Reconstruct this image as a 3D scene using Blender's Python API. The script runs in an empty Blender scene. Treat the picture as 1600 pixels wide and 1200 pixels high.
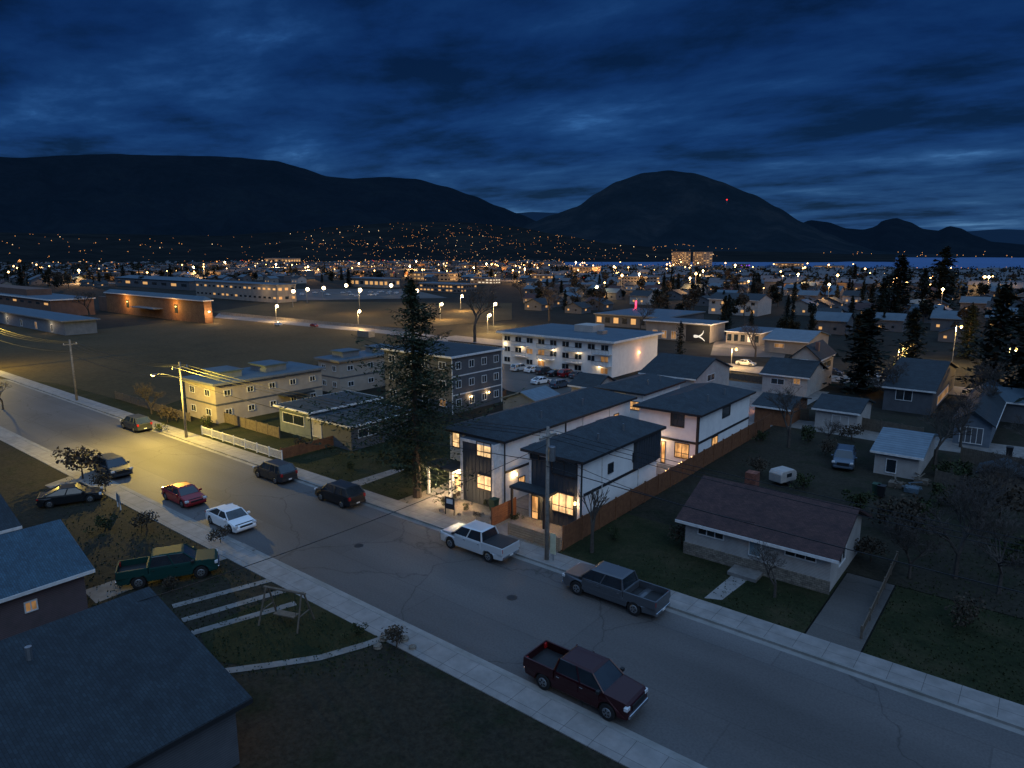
import bpy, math, random
from mathutils import Vector, Matrix, noise
from math import radians as RAD, sin, cos, tan, pi
random.seed(7)
SC=bpy.context.scene; COL=SC.collection
SC.view_settings.view_transform='Standard'
try: SC.view_settings.look='None'
except Exception: pass
FP=1067.; PIT=RAD(10.9); HD=RAD(38.6); H=21.
ch,sh=cos(HD),sin(HD); cp,sp=cos(PIT),sin(PIT)
FW=Vector((-sh*cp,ch*cp,-sp)); RT=Vector((ch,sh,0)); UP=Vector((-sh*sp,ch*sp,cp)); CAM=Vector((0,0,H))
def ray(px,py): return FW+RT*((px-800)/FP)+UP*((600-py)/FP)
def P(px,py,z=0.):
    r=ray(px,py); t=(z-H)/r.z; return CAM+r*t
def onY(px,py,Y):
    r=ray(px,py); return CAM+r*(Y/r.y)
def onX(px,py,X):
    r=ray(px,py); return CAM+r*(X/r.x)
def solve(p,d,px):
    k=(px-800)/FP; q=p-CAM
    return (k*q.dot(FW)-q.dot(RT))/(d.dot(RT)-k*d.dot(FW))
def hz(p,py):   # z so that (p.x,p.y,z) shows at row py
    k=(600-py)/FP; q=Vector((p.x,p.y,0))-CAM; d=Vector((0,0,1))
    return (k*q.dot(FW)-q.dot(UP))/(d.dot(UP)-k*d.dot(FW))
# ---------------------------------------------------------------- materials
MATS={}
def nt(name):
    m=bpy.data.materials.new(name); m.use_nodes=True; t=m.node_tree; b=t.nodes['Principled BSDF']; MATS[name]=m; return m,t,b
def mat(name,c1,c2=None,scale=2.,rough=.8,bump=0.,metal=0.,detail=6,coat=0.,spec=.4,kind='noise',sc2=None,dist=.03):
    m,t,b=nt(name); N=t.nodes.new; L=t.links.new
    if c2 is None: c2=tuple(x*.72 for x in c1)
    tc=N('ShaderNodeTexCoord')
    nz=N('ShaderNodeTexNoise'); nz.inputs['Scale'].default_value=scale; nz.inputs['Detail'].default_value=detail; nz.inputs['Roughness'].default_value=.65
    L(tc.outputs['Object'],nz.inputs['Vector'])
    r=N('ShaderNodeValToRGB'); r.color_ramp.elements[0].position=.35; r.color_ramp.elements[1].position=.65
    r.color_ramp.elements[0].color=(*c2,1); r.color_ramp.elements[1].color=(*c1,1)
    L(nz.outputs['Fac'],r.inputs['Fac']); out=r.outputs['Color']; hsrc=nz.outputs['Fac']
    if kind in('shingle','slab','brick'):
        br=N('ShaderNodeTexBrick'); br.inputs['Scale'].default_value=sc2 or 1.
        mp=N('ShaderNodeMapping'); L(tc.outputs['Object'],mp.inputs['Vector'])
        if kind=='brick': mp.inputs['Rotation'].default_value=(pi/2,0,0)
        L(mp.outputs['Vector'],br.inputs['Vector'])
        br.inputs['Mortar Size'].default_value=.02 if kind!='slab' else .008
        br.inputs['Color1'].default_value=(1,1,1,1); br.inputs['Color2'].default_value=(.62,.62,.62,1) if kind!='slab' else (.88,.88,.88,1)
        br.inputs['Mortar'].default_value=(.3,.3,.3,1)
        if kind=='slab': br.offset=0; br.inputs['Brick Width'].default_value=1.; br.inputs['Row Height'].default_value=1.
        mx=N('ShaderNodeMixRGB'); mx.blend_type='MULTIPLY'; mx.inputs['Fac'].default_value=1
        L(out,mx.inputs['Color1']); L(br.outputs['Color'],mx.inputs['Color2']); out=mx.outputs['Color']; hsrc=br.outputs['Fac']
        if kind!='brick': hsrc=nz.outputs['Fac']
    if kind=='planks':
        wv=N('ShaderNodeTexWave'); wv.bands_direction='Z'; wv.inputs['Scale'].default_value=sc2 or 3.; wv.wave_profile='SAW'
        L(tc.outputs['Object'],wv.inputs['Vector'])
        mx=N('ShaderNodeMixRGB'); mx.blend_type='MULTIPLY'; mx.inputs['Fac'].default_value=.45
        L(out,mx.inputs['Color1']); L(wv.outputs['Color'],mx.inputs['Color2']); out=mx.outputs['Color']; hsrc=wv.outputs['Fac']
    L(out,b.inputs['Base Color'])
    b.inputs['Roughness'].default_value=rough; b.inputs['Metallic'].default_value=metal
    b.inputs['Coat Weight'].default_value=coat; b.inputs['Specular IOR Level'].default_value=spec
    if bump:
        bp=N('ShaderNodeBump'); bp.inputs['Strength'].default_value=bump; bp.inputs['Distance'].default_value=dist
        L(hsrc,bp.inputs['Height']); L(bp.outputs['Normal'],b.inputs['Normal'])
    return m
def emis(name,c,s,vary=0.,scale=2.,sample=True):
    m,t,b=nt(name); N=t.nodes.new; L=t.links.new
    b.inputs['Base Color'].default_value=(*[x*.3 for x in c],1); b.inputs['Roughness'].default_value=.4
    b.inputs['Emission Color'].default_value=(*c,1); b.inputs['Emission Strength'].default_value=s
    if vary:
        tc=N('ShaderNodeTexCoord'); nz=N('ShaderNodeTexNoise'); nz.inputs['Scale'].default_value=scale; nz.inputs['Detail'].default_value=3
        mp=N('ShaderNodeMapping'); mp.inputs['Scale'].default_value=(1,1,.6)
        L(tc.outputs['Object'],mp.inputs['Vector']); L(mp.outputs['Vector'],nz.inputs['Vector'])
        mr=N('ShaderNodeMapRange'); mr.inputs['From Min'].default_value=.38; mr.inputs['From Max'].default_value=.6
        mr.inputs['To Min'].default_value=s*(1-vary); mr.inputs['To Max'].default_value=s
        L(nz.outputs['Fac'],mr.inputs['Value']); L(mr.outputs['Result'],b.inputs['Emission Strength'])
    if not sample:
        try: m.cycles.emission_sampling='NONE'
        except Exception: pass
    return m
def road_mat(name,c):
    m,t,b=nt(name); N=t.nodes.new; L=t.links.new
    tc=N('ShaderNodeTexCoord')
    n1=N('ShaderNodeTexNoise'); n1.inputs['Scale'].default_value=.12; n1.inputs['Detail'].default_value=5
    mp=N('ShaderNodeMapping'); mp.inputs['Scale'].default_value=(.35,1.6,1)
    n2=N('ShaderNodeTexNoise'); n2.inputs['Scale'].default_value=9; n2.inputs['Detail'].default_value=8
    L(tc.outputs['Object'],mp.inputs['Vector']); L(mp.outputs['Vector'],n1.inputs['Vector']); L(tc.outputs['Object'],n2.inputs['Vector'])
    r=N('ShaderNodeValToRGB'); r.color_ramp.elements[0].position=.3; r.color_ramp.elements[1].position=.7
    r.color_ramp.elements[0].color=(*[x*.62 for x in c],1); r.color_ramp.elements[1].color=(*[x*1.15 for x in c],1)
    L(n1.outputs['Fac'],r.inputs['Fac'])
    r2=N('ShaderNodeValToRGB'); r2.color_ramp.elements[0].position=.3; r2.color_ramp.elements[1].position=.6
    r2.color_ramp.elements[0].color=(.75,.75,.75,1); L(n2.outputs['Fac'],r2.inputs['Fac'])
    mx=N('ShaderNodeMixRGB'); mx.blend_type='MULTIPLY'; mx.inputs['Fac'].default_value=1
    L(r.outputs['Color'],mx.inputs['Color1']); L(r2.outputs['Color'],mx.inputs['Color2'])
    vo=N('ShaderNodeTexVoronoi'); vo.feature='DISTANCE_TO_EDGE'; vo.inputs['Scale'].default_value=.1
    nd=N('ShaderNodeTexNoise'); nd.inputs['Scale'].default_value=.4; nd.inputs['Detail'].default_value=4
    ad=N('ShaderNodeMixRGB'); ad.blend_type='ADD'; ad.inputs['Fac'].default_value=1
    L(tc.outputs['Object'],nd.inputs['Vector']); sc=N('ShaderNodeVectorMath'); sc.operation='SCALE'; sc.inputs['Scale'].default_value=2.2
    L(nd.outputs['Color'],sc.inputs[0]); L(tc.outputs['Object'],ad.inputs['Color1']); L(sc.outputs['Vector'],ad.inputs['Color2']); L(ad.outputs['Color'],vo.inputs['Vector'])
    r3=N('ShaderNodeValToRGB'); r3.color_ramp.elements[0].position=0; r3.color_ramp.elements[1].position=.006
    r3.color_ramp.elements[0].color=(.55,.55,.55,1); L(vo.outputs['Distance'],r3.inputs['Fac'])
    m2=N('ShaderNodeMixRGB'); m2.blend_type='MULTIPLY'; m2.inputs['Fac'].default_value=1
    L(mx.outputs['Color'],m2.inputs['Color1']); L(r3.outputs['Color'],m2.inputs['Color2'])
    br=N('ShaderNodeTexBrick'); br.inputs['Scale'].default_value=.09; br.inputs['Brick Width'].default_value=1.7; br.inputs['Row Height'].default_value=.5; br.inputs['Mortar Size'].default_value=.004
    br.inputs['Color1'].default_value=(1,1,1,1); br.inputs['Color2'].default_value=(.8,.8,.8,1); br.inputs['Mortar'].default_value=(.7,.7,.7,1); L(tc.outputs['Object'],br.inputs['Vector'])
    m3=N('ShaderNodeMixRGB'); m3.blend_type='MULTIPLY'; m3.inputs['Fac'].default_value=1; L(m2.outputs['Color'],m3.inputs['Color1']); L(br.outputs['Color'],m3.inputs['Color2'])
    L(m3.outputs['Color'],b.inputs['Base Color'])
    b.inputs['Roughness'].default_value=.7; b.inputs['Specular IOR Level'].default_value=.3
    return m
def ground_mat(name,ca,cb,cc,s1,s2,lo=.4):
    m,t,b=nt(name); N=t.nodes.new; L=t.links.new
    tc=N('ShaderNodeTexCoord'); n1=N('ShaderNodeTexNoise'); n1.inputs['Scale'].default_value=s1; n1.inputs['Detail'].default_value=7; n1.inputs['Roughness'].default_value=.7
    n2=N('ShaderNodeTexNoise'); n2.inputs['Scale'].default_value=s2; n2.inputs['Detail'].default_value=8; n2.inputs['Roughness'].default_value=.75
    L(tc.outputs['Object'],n1.inputs['Vector']); L(tc.outputs['Object'],n2.inputs['Vector'])
    r=N('ShaderNodeValToRGB'); e=r.color_ramp.elements; e[0].position=.35; e[0].color=(*ca,1); e[1].position=.68; e[1].color=(*cc,1)
    x=e.new(.5); x.color=(*cb,1); L(n1.outputs['Fac'],r.inputs['Fac'])
    r2=N('ShaderNodeValToRGB'); r2.color_ramp.elements[0].position=.35; r2.color_ramp.elements[1].position=.62; r2.color_ramp.elements[0].color=(lo,lo,lo,1)
    L(n2.outputs['Fac'],r2.inputs['Fac'])
    mx=N('ShaderNodeMixRGB'); mx.blend_type='MULTIPLY'; mx.inputs['Fac'].default_value=1
    L(r.outputs['Color'],mx.inputs['Color1']); L(r2.outputs['Color'],mx.inputs['Color2']); L(mx.outputs['Color'],b.inputs['Base Color'])
    b.inputs['Roughness'].default_value=.95; b.inputs['Specular IOR Level'].default_value=.15
    bp=N('ShaderNodeBump'); bp.inputs['Strength'].default_value=.6; bp.inputs['Distance'].default_value=.06; L(n2.outputs['Fac'],bp.inputs['Height']); L(bp.outputs['Normal'],b.inputs['Normal'])
    return m
ROAD=road_mat('street_asphalt',(.125,.12,.12)); ROAD2=road_mat('lot_asphalt',(.10,.095,.09))
CONC=mat('concrete',(.25,.24,.235),(.18,.175,.17),1.2,.85,kind='slab',sc2=.66)
CONC2=mat('plain_concrete',(.2,.19,.18),(.12,.115,.11),1.5,.85,bump=.2)
KERB=mat('kerb_concrete',(.24,.235,.23),(.16,.16,.15),.8,.85)
LAWN=ground_mat('lawn_grass',(.014,.022,.008),(.024,.030,.012),(.046,.042,.022),.35,7)
DRY=ground_mat('dry_field_grass',(.05,.04,.02),(.07,.053,.028),(.085,.066,.036),.035,1.2,.6)
DIRT=ground_mat('yard_dirt',(.028,.027,.02),(.034,.031,.022),(.016,.022,.011),.3,4)
TOWN=ground_mat('town_ground',(.012,.015,.012),(.022,.023,.019),(.034,.032,.026),.02,.25)
GRAV=ground_mat('beige_gravel',(.22,.19,.15),(.28,.24,.19),(.18,.15,.12),.8,12)
SHING=mat('charcoal_shingles',(.035,.052,.066),(.02,.031,.042),1.2,.75,bump=.3,kind='shingle',sc2=2.2)
SHBLU=mat('blue_grey_roof',(.06,.10,.135),(.042,.072,.1),.5,.6,bump=.1)
SHTEAL=mat('teal_roof',(.035,.09,.135),(.024,.062,.098),.8,.6,bump=.3,kind='shingle',sc2=2.2)
SHRED=mat('brown_red_shingles',(.075,.036,.034),(.042,.02,.022),1.3,.8,bump=.3,kind='shingle',sc2=2.4)
SHDRK=mat('dark_shingles',(.022,.037,.049),(.012,.021,.03),1.1,.75,bump=.4,kind='shingle',sc2=2.)
METALR=mat('pale_metal_roof',(.14,.2,.25),(.1,.145,.185),1.,.45,kind='planks',sc2=3)
WHITE=mat('white_stucco',(.78,.78,.77),(.68,.68,.68),1.,.8,bump=.05)
WHITE2=mat('off_white_siding',(.5,.48,.46),(.4,.38,.37),1.,.8,kind='planks',sc2=3.2,bump=.2)
CREAM=mat('cream_stucco',(.38,.33,.28),(.3,.26,.22),.8,.85)
DCREAM=mat('dim_stucco',(.24,.22,.2),(.18,.165,.15),.5,.85)
GREYW=mat('grey_siding',(.12,.13,.15),(.09,.1,.115),1.,.75,kind='planks',sc2=3,bump=.2)
BLUW=mat('blue_grey_siding',(.17,.21,.26),(.125,.16,.2),1.,.75,kind='planks',sc2=3,bump=.2)
DARKS=mat('black_blue_siding',(.04,.05,.064),(.03,.039,.05),2.,.65)
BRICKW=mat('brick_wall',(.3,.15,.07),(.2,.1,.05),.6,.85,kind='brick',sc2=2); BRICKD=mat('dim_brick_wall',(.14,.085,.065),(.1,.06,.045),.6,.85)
STONE=mat('stone_veneer',(.3,.26,.21),(.16,.14,.12),3,.85,kind='brick',sc2=1.8)
BAND=mat('black_trim',(.02,.022,.026),None,3,.6); TRIM=mat('white_trim',(.7,.7,.7),None,3,.6); FASC=mat('grey_fascia',(.18,.19,.2),None,3,.6)
CEDAR=mat('cedar_boards',(.28,.12,.055),(.17,.07,.035),2.5,.75,kind='planks',sc2=3.2,bump=.3)
PALEW=mat('pale_timber',(.4,.29,.19),(.3,.21,.14),2.5,.75,kind='planks',sc2=3)
OLDW=mat('weathered_wood',(.14,.115,.09),(.08,.065,.05),3,.85,bump=.3)
POLEW=mat('pole_wood',(.26,.24,.22),(.15,.14,.125),4,.85,bump=.3)
BARK=mat('bark',(.07,.052,.04),(.035,.027,.02),6,.9,bump=.5); BARKG=mat('grey_bark',(.075,.064,.056),(.035,.03,.027),6,.9,bump=.4)
def leafmat(name,c1,c2):
    m,t,b=nt(name); N=t.nodes.new; L=t.links.new
    g=N('ShaderNodeNewGeometry'); r=N('ShaderNodeValToRGB'); r.color_ramp.elements[0].color=(*c1,1); r.color_ramp.elements[1].color=(*c2,1)
    L(g.outputs['Random Per Island'],r.inputs['Fac']); L(r.outputs['Color'],b.inputs['Base Color']); b.inputs['Roughness'].default_value=.8; b.inputs['Specular IOR Level'].default_value=.15
    return m
NEED=leafmat('spruce_needles',(.010,.020,.014),(.042,.056,.03)); NEED2=leafmat('dark_needles',(.004,.008,.007),(.013,.019,.013))
LEAF=leafmat('shrub_leaves',(.013,.025,.011),(.045,.055,.024)); TWIG=leafmat('dry_twigs',(.03,.025,.019),(.07,.055,.04)); DLEAF=leafmat('distant_leaves',(.006,.009,.007),(.022,.024,.016))
GLASS=mat('dark_glass',(.02,.03,.04),(.012,.018,.025),.7,.12,spec=.9); METAL=mat('galvanised_metal',(.35,.37,.39),(.25,.27,.29),3,.4,metal=.8)
BLK=mat('black_rubber',(.012,.012,.013),None,5,.8); CHROME=mat('chrome',(.6,.6,.62),(.5,.5,.52),2,.15,metal=1); BLKP=mat('black_plastic',(.015,.016,.018),None,5,.5)
WLIT=emis('warm_lit_glass',(1,.5,.17),.95,.75,2.2); WLIT2=emis('bright_lit_glass',(1,.62,.28),1.5,.6,1.9); WDIM=emis('dim_lit_glass',(1,.5,.18),.3,.8,1.)
WFAR=emis('far_window_glow',(1,.52,.18),.7,0,1,False); WFARW=emis('far_white_glow',(1,.8,.55),1.,0,1,False)
BULB=emis('warm_bulb',(1,.55,.18),12,0,1,False); BULBW=emis('white_bulb',(1,.74,.4),12,0,1,False); BULBY=emis('sodium_bulb',(1,.62,.14),6,0,1,False)
REDL=emis('red_glow',(1,.03,.03),2,0,1,False); PINK=emis('red_neon',(1,.04,.12),3.5,0,1,False); PURP=emis('purple_glow',(.35,.1,1),1.2,0,1,False); BLUEL=emis('blue_glow',(.2,.4,1),1.5,0,1,False)
WARM1=emis('far_warm_light',(1,.4,.1),1.9,0,1,False); WARM2=emis('far_white_light',(1,.66,.34),2.6,0,1,False); WARM0=emis('faint_far_light',(1,.36,.1),.75,0,1,False)
ADDGLOW=emis('added_town_glow',(1,.45,.16),.16,.85,.08,False)  # emission for slabs added to give the far town an uneven glow
TAIL=mat('tail_lamp',(.35,.01,.01),None,5,.2,spec=.7); HEADL=mat('head_lamp',(.6,.62,.65),None,5,.1,spec=.8)
def paint(n,c,metal=.4,coat=.35,rough=.35,spec=.4): return mat(n,c,tuple(x*.94 for x in c),.5,rough,metal=metal,coat=coat,spec=spec)
# ---------------------------------------------------------------- mesh helpers
class MB:
    def __init__(s): s.v=[]; s.f=[]
    def poly(s,pts):
        n=len(s.v); s.v+= [tuple(p) for p in pts]; s.f.append(tuple(range(n,n+len(pts)))); return s
    def box(s,x0,x1,y0,y1,z0,z1):
        n=len(s.v); s.v+=[(x0,y0,z0),(x1,y0,z0),(x1,y1,z0),(x0,y1,z0),(x0,y0,z1),(x1,y0,z1),(x1,y1,z1),(x0,y1,z1)]
        s.f+=[(n,n+3,n+2,n+1),(n+4,n+5,n+6,n+7),(n,n+1,n+5,n+4),(n+1,n+2,n+6,n+5),(n+2,n+3,n+7,n+6),(n+3,n,n+4,n+7)]; return s
    def hexa(s,b,t):
        n=len(s.v); s.v+=[tuple(p) for p in b]+[tuple(p) for p in t]
        s.f+=[(n,n+3,n+2,n+1),(n+4,n+5,n+6,n+7),(n,n+1,n+5,n+4),(n+1,n+2,n+6,n+5),(n+2,n+3,n+7,n+6),(n+3,n,n+4,n+7)]; return s
    def tube(s,p,q,r1,r2=None,k=6,cap=True):
        r2=r1 if r2 is None else r2; p=Vector(p); q=Vector(q); d=(q-p)
        if d.length<1e-6: return s
        d.normalize(); a=d.orthogonal().normalized(); b=d.cross(a); n=len(s.v)
        for c,r in((p,r1),(q,r2)):
            for i in range(k):
                t=2*pi*i/k; s.v.append(tuple(c+a*cos(t)*r+b*sin(t)*r))
        for i in range(k): s.f.append((n+i,n+(i+1)%k,n+k+(i+1)%k,n+k+i))
        if cap: s.f.append(tuple(n+i for i in reversed(range(k)))); s.f.append(tuple(n+k+i for i in range(k)))
        return s
    def extr(s,poly,y0,y1,fn=None):
        n=len(s.v); m=len(poly)
        for y in(y0,y1):
            for x,z in poly:
                yy=fn(x,y,z) if fn else y; s.v.append((x,yy,z))
        s.f.append(tuple(n+i for i in range(m))); s.f.append(tuple(n+m+i for i in reversed(range(m))))
        for i in range(m): s.f.append((n+i,n+m+i,n+m+(i+1)%m,n+(i+1)%m))
        return s
    def octa(s,c,r,rz=None):
        rz=rz or r; x,y,z=c; n=len(s.v); s.v+=[(x+r,y,z),(x,y+r,z),(x-r,y,z),(x,y-r,z),(x,y,z+rz),(x,y,z-rz)]
        for i in range(4): s.f+=[(n+i,n+(i+1)%4,n+4),(n+(i+1)%4,n+i,n+5)]
        return s
    def ball(s,c,r,k=8,rz=None):
        rz=rz or r; n=len(s.v); rows=max(3,k//2)
        for j in range(rows+1):
            a=pi*j/rows
            for i in range(k): t=2*pi*i/k; s.v.append((c[0]+r*sin(a)*cos(t),c[1]+r*sin(a)*sin(t),c[2]+rz*cos(a)))
        for j in range(rows):
            for i in range(k): s.f.append((n+j*k+i,n+(j+1)*k+i,n+(j+1)*k+(i+1)%k,n+j*k+(i+1)%k))
        return s
    def card(s,c,sx,sy,rnd=1.):
        n=Vector((random.gauss(0,rnd),random.gauss(0,rnd),1)).normalized(); a=n.orthogonal().normalized(); t=random.uniform(0,2*pi)
        b=n.cross(a); u=a*cos(t)+b*sin(t); w=n.cross(u); c=Vector(c)
        s.poly([c-u*sx,c+w*sy*.6,c+u*sx,c-w*sy]); return s
    def build(s,name,m,parent=None,smooth=False,bevel=0):
        me=bpy.data.meshes.new(name); me.from_pydata(s.v,[],s.f); me.update()
        me.materials.append(m); o=bpy.data.objects.new(name,me); COL.objects.link(o)
        if smooth: me.polygons.foreach_set('use_smooth',[True]*len(me.polygons))
        if parent: o.parent=parent
        if bevel:
            b=o.modifiers.new('Bevel','BEVEL'); b.width=bevel; b.segments=2; b.limit_method='ANGLE'; b.angle_limit=RAD(35)
        return o
def tag(o,label,cat,group=None,kind=None):
    o['label']=label; o['category']=cat
    if group:o['group']=group
    if kind:o['kind']=kind
    return o
def thing(name,label,cat,loc=(0,0,0),rz=0,group=None):
    o=bpy.data.objects.new(name,None); COL.objects.link(o); o.location=loc; o.rotation_euler=(0,0,rz); o.empty_display_size=.3
    return tag(o,label,cat,group)
def struct(o,label=None,cat=None):
    o['kind']='structure'; o['label']=label or o.name.replace('_',' '); o['category']=cat or o.name.replace('_',' ').split('.')[0]; return o
def dup(root,loc,rz=0,scale=1,label=None,group=None):
    r=root.copy(); COL.objects.link(r); r.location=loc; r.rotation_euler=(0,0,rz); r.scale=(scale,)*3 if not isinstance(scale,tuple) else scale
    if label:r['label']=label
    if group:r['group']=group
    for c0 in list(root.children):
        c=c0.copy(); COL.objects.link(c); c.parent=r
        for g0 in list(c0.children):
            g=g0.copy(); COL.objects.link(g); g.parent=c
    return r
def addlamp(parent,loc,power,col=(1,.62,.25),r=.15):
    l=bpy.data.lights.new('lamp_light','POINT'); l.energy=power; l.color=col; l.shadow_soft_size=r
    o=bpy.data.objects.new('lamp_light',l); COL.objects.link(o); o.location=loc
    if parent:o.parent=parent
    return o
# ---------------------------------------------------------------- world
w=bpy.data.worlds.new('World'); SC.world=w; w.use_nodes=True; t=w.node_tree; N=t.nodes.new; L=t.links.new
for n in list(t.nodes): t.nodes.remove(n)
out=N('ShaderNodeOutputWorld'); bg=N('ShaderNodeBackground'); L(bg.outputs[0],out.inputs[0])
tc=N('ShaderNodeTexCoord'); sx=N('ShaderNodeSeparateXYZ'); L(tc.outputs['Generated'],sx.inputs[0])
grad=N('ShaderNodeValToRGB'); e=grad.color_ramp.elements
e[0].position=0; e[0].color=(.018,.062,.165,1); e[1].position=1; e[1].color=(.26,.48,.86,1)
for p_,c_ in((.06,(.014,.053,.155)),(.14,(.006,.033,.13)),(.25,(.0035,.022,.098)),(.38,(.004,.023,.095)),(.6,(.19,.37,.7))):
    q=e.new(p_); q.color=(*c_,1)
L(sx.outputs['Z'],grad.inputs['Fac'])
ad=N('ShaderNodeMath'); ad.operation='ADD'; ad.inputs[1].default_value=.10; L(sx.outputs['Z'],ad.inputs[0])
mxz=N('ShaderNodeMath'); mxz.operation='MAXIMUM'; mxz.inputs[1].default_value=.05; L(ad.outputs[0],mxz.inputs[0])
dv=N('ShaderNodeVectorMath'); dv.operation='DIVIDE'; cb=N('ShaderNodeCombineXYZ')
for i in range(3): L(mxz.outputs[0],cb.inputs[i])
L(tc.outputs['Generated'],dv.inputs[0]); L(cb.outputs[0],dv.inputs[1])
rot=N('ShaderNodeMapping'); rot.inputs['Rotation'].default_value=(0,0,-HD); rot.inputs['Scale'].default_value=(.75,1.1,0); rot.inputs['Location'].default_value=(5.3,2.2,0)
L(dv.outputs[0],rot.inputs[0])
cn=N('ShaderNodeTexNoise'); cn.inputs['Scale'].default_value=1.15; cn.inputs['Detail'].default_value=11; cn.inputs['Roughness'].default_value=.62; cn.inputs['Distortion'].default_value=.15
L(rot.outputs[0],cn.inputs['Vector'])
cr=N('ShaderNodeValToRGB'); e=cr.color_ramp.elements; e[0].position=.37; e[0].color=(.36,.34,.36,1); e[1].position=.76; e[1].color=(7,4.6,3.,1)
q=e.new(.49); q.color=(.85,.85,.9,1); q=e.new(.58); q.color=(1.35,1.25,1.15,1); q=e.new(.66); q.color=(2.6,2.,1.6,1)
L(cn.outputs['Fac'],cr.inputs['Fac'])
mf=N('ShaderNodeMapRange'); mf.inputs['From Min'].default_value=.34; mf.inputs['From Max'].default_value=.5; mf.inputs['To Min'].default_value=1; mf.inputs['To Max'].default_value=.15; L(sx.outputs['Z'],mf.inputs['Value'])
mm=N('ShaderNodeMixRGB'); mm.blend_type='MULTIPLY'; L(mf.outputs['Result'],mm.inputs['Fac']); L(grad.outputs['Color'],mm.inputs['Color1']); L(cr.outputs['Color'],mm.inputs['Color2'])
sky=N('ShaderNodeTexSky'); sky.sky_type='NISHITA'; sky.sun_disc=False; sky.sun_elevation=RAD(1.); sky.sun_rotation=RAD(150)
s2=N('ShaderNodeMixRGB'); s2.blend_type='MULTIPLY'; s2.inputs['Fac'].default_value=1; s2.inputs['Color2'].default_value=(.001,.005,.016,1); L(sky.outputs[0],s2.inputs['Color1'])
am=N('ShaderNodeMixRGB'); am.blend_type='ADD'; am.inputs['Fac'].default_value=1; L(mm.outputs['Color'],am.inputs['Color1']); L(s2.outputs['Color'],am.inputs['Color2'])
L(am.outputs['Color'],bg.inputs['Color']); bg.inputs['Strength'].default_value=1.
su=bpy.data.lights.new('sun','SUN'); su.energy=.6; su.angle=RAD(45); su.color=(.66,.83,1.); so=bpy.data.objects.new('sun',su); COL.objects.link(so)
so.rotation_euler=Vector((-.62,.42,-.55)).to_track_quat('-Z','Y').to_euler()
cam=bpy.data.cameras.new('camera'); co=bpy.data.objects.new('camera',cam); COL.objects.link(co); co.location=CAM; co.rotation_euler=(RAD(90)-PIT,0,HD)
cam.lens=36*FP/1600; cam.sensor_width=36; cam.clip_start=.5; cam.clip_end=40000; SC.camera=co
# ---------------------------------------------------------------- ground
def sheet(name,pts,m,z,label=None,cat=None):
    pp=[P(*p) for p in pts]; return struct(MB().poly([(p.x,p.y,z) for p in pp]).build(name,m),label,cat)
def rect(name,x0,x1,y0,y1,m,z,label=None,cat=None):
    return struct(MB().poly([(x0,y0,z),(x1,y0,z),(x1,y1,z),(x0,y1,z)]).build(name,m),label,cat)
rect('ground',-14000,14000,-2000,14000,TOWN,0,'dark town ground reaching to the foot of the mountains','ground')
YN,YF=24.05,35.4
rect('street',-420,120,YN,YF,ROAD,.008,'wide grey asphalt street running past the houses','street')
b=MB(); b.box(-420,120,YF,YF+.15,0,.14); struct(b.build('kerb',KERB),'concrete kerb on the far side of the street','kerb')
b=MB(); b.box(-420,120,YN-.15,YN,0,.14); struct(b.build('kerb',KERB),'concrete kerb on the near side of the street','kerb')
b=MB(); b.box(-420,120,YF+.155,YF+1.95,0,.13); struct(b.build('sidewalk',CONC),'concrete sidewalk in front of the new houses','sidewalk')
b=MB(); b.box(-420,120,YN-1.75,YN-.155,0,.13); struct(b.build('sidewalk',CONC),'concrete sidewalk on the near side of the street','sidewalk')
rect('gutter',-420,120,YF-.4,YF-.005,KERB,.014,'pale concrete gutter along the far kerb','gutter')
rect('gutter',-420,120,YN+.005,YN+.4,KERB,.014,'pale concrete gutter along the near kerb','gutter')
rect('lawn',-200,-42.5,YF+1.96,60,LAWN,.09,'grass of the lots left of the new houses','lawn')
rect('gravel_yard',-42.4,-25.8,YF+1.96,42.6,GRAV,.09,'pale gravel front yard of the new houses','gravel')
rect('lawn',-25.7,-9.,YF+1.96,47,LAWN,.09,'front lawn of the bungalow','lawn')
rect('yard',-25.7,60,47.,100,DIRT,.085,'dirt and grass back yards on the right','yard')
rect('lawn',-6.,60,YF+1.96,46.9,LAWN,.09,'dark lawn in the bottom right lot','lawn')
rect('driveway',-8.9,-6.1,YF+1.96,46.9,ROAD2,.095,'dark driveway beside the bungalow','driveway')
rect('yard',-42.4,-25.8,42.7,110,CONC2,.08,'paved ground between the new houses','yard')
rect('lawn',-200,60,-40,YN-1.76,DIRT,.09,'patchy grass of the near side yards','lawn')
sheet('sports_field',[(-350,560),(-350,500),(155,515),(330,497),(600,519),(640,545),(585,560),(420,580),(240,640),(90,600)],DRY,.1,'big dry brown school field','field')
sheet('sports_field',[(330,488),(440,471),(800,474),(800,500),(640,513),(420,500)],DRY,.1,'second dry playing field with lamps','field')
sheet('parking_lot',[(770,560),(960,585),(900,640),(790,610),(760,590)],ROAD2,.1,'parking lot in front of the apartment block','parking lot')
sheet('parking_lot',[(440,470),(455,452),(640,452),(700,466)],ROAD2,.12,'lit parking lot beyond the field','parking lot')
sheet('parking_lot',[(1110,556),(1120,520),(1240,520),(1225,560)],ROAD2,.1,'brightly lit forecourt by the mural building','parking lot')
x0=P(1120,572).y; rect('back_street',-120,250,x0-4,x0+4,CONC2,.12,'lamp-lit back street on the right','street')
sheet('side_road',[(335,497),(342,490),(610,514),(700,528),(700,540),(600,522)],CONC2,.13,'narrow road behind the school field','road')
sheet('lane',[(1180,660),(1190,650),(1600,700),(1800,730),(1800,760),(1600,722),(1390,694)],CONC2,.1,'pale back lane behind the yards','lane')
WATER=mat('lake_water',(.04,.11,.26),(.03,.09,.22),.002,.6,spec=.3)
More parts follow.
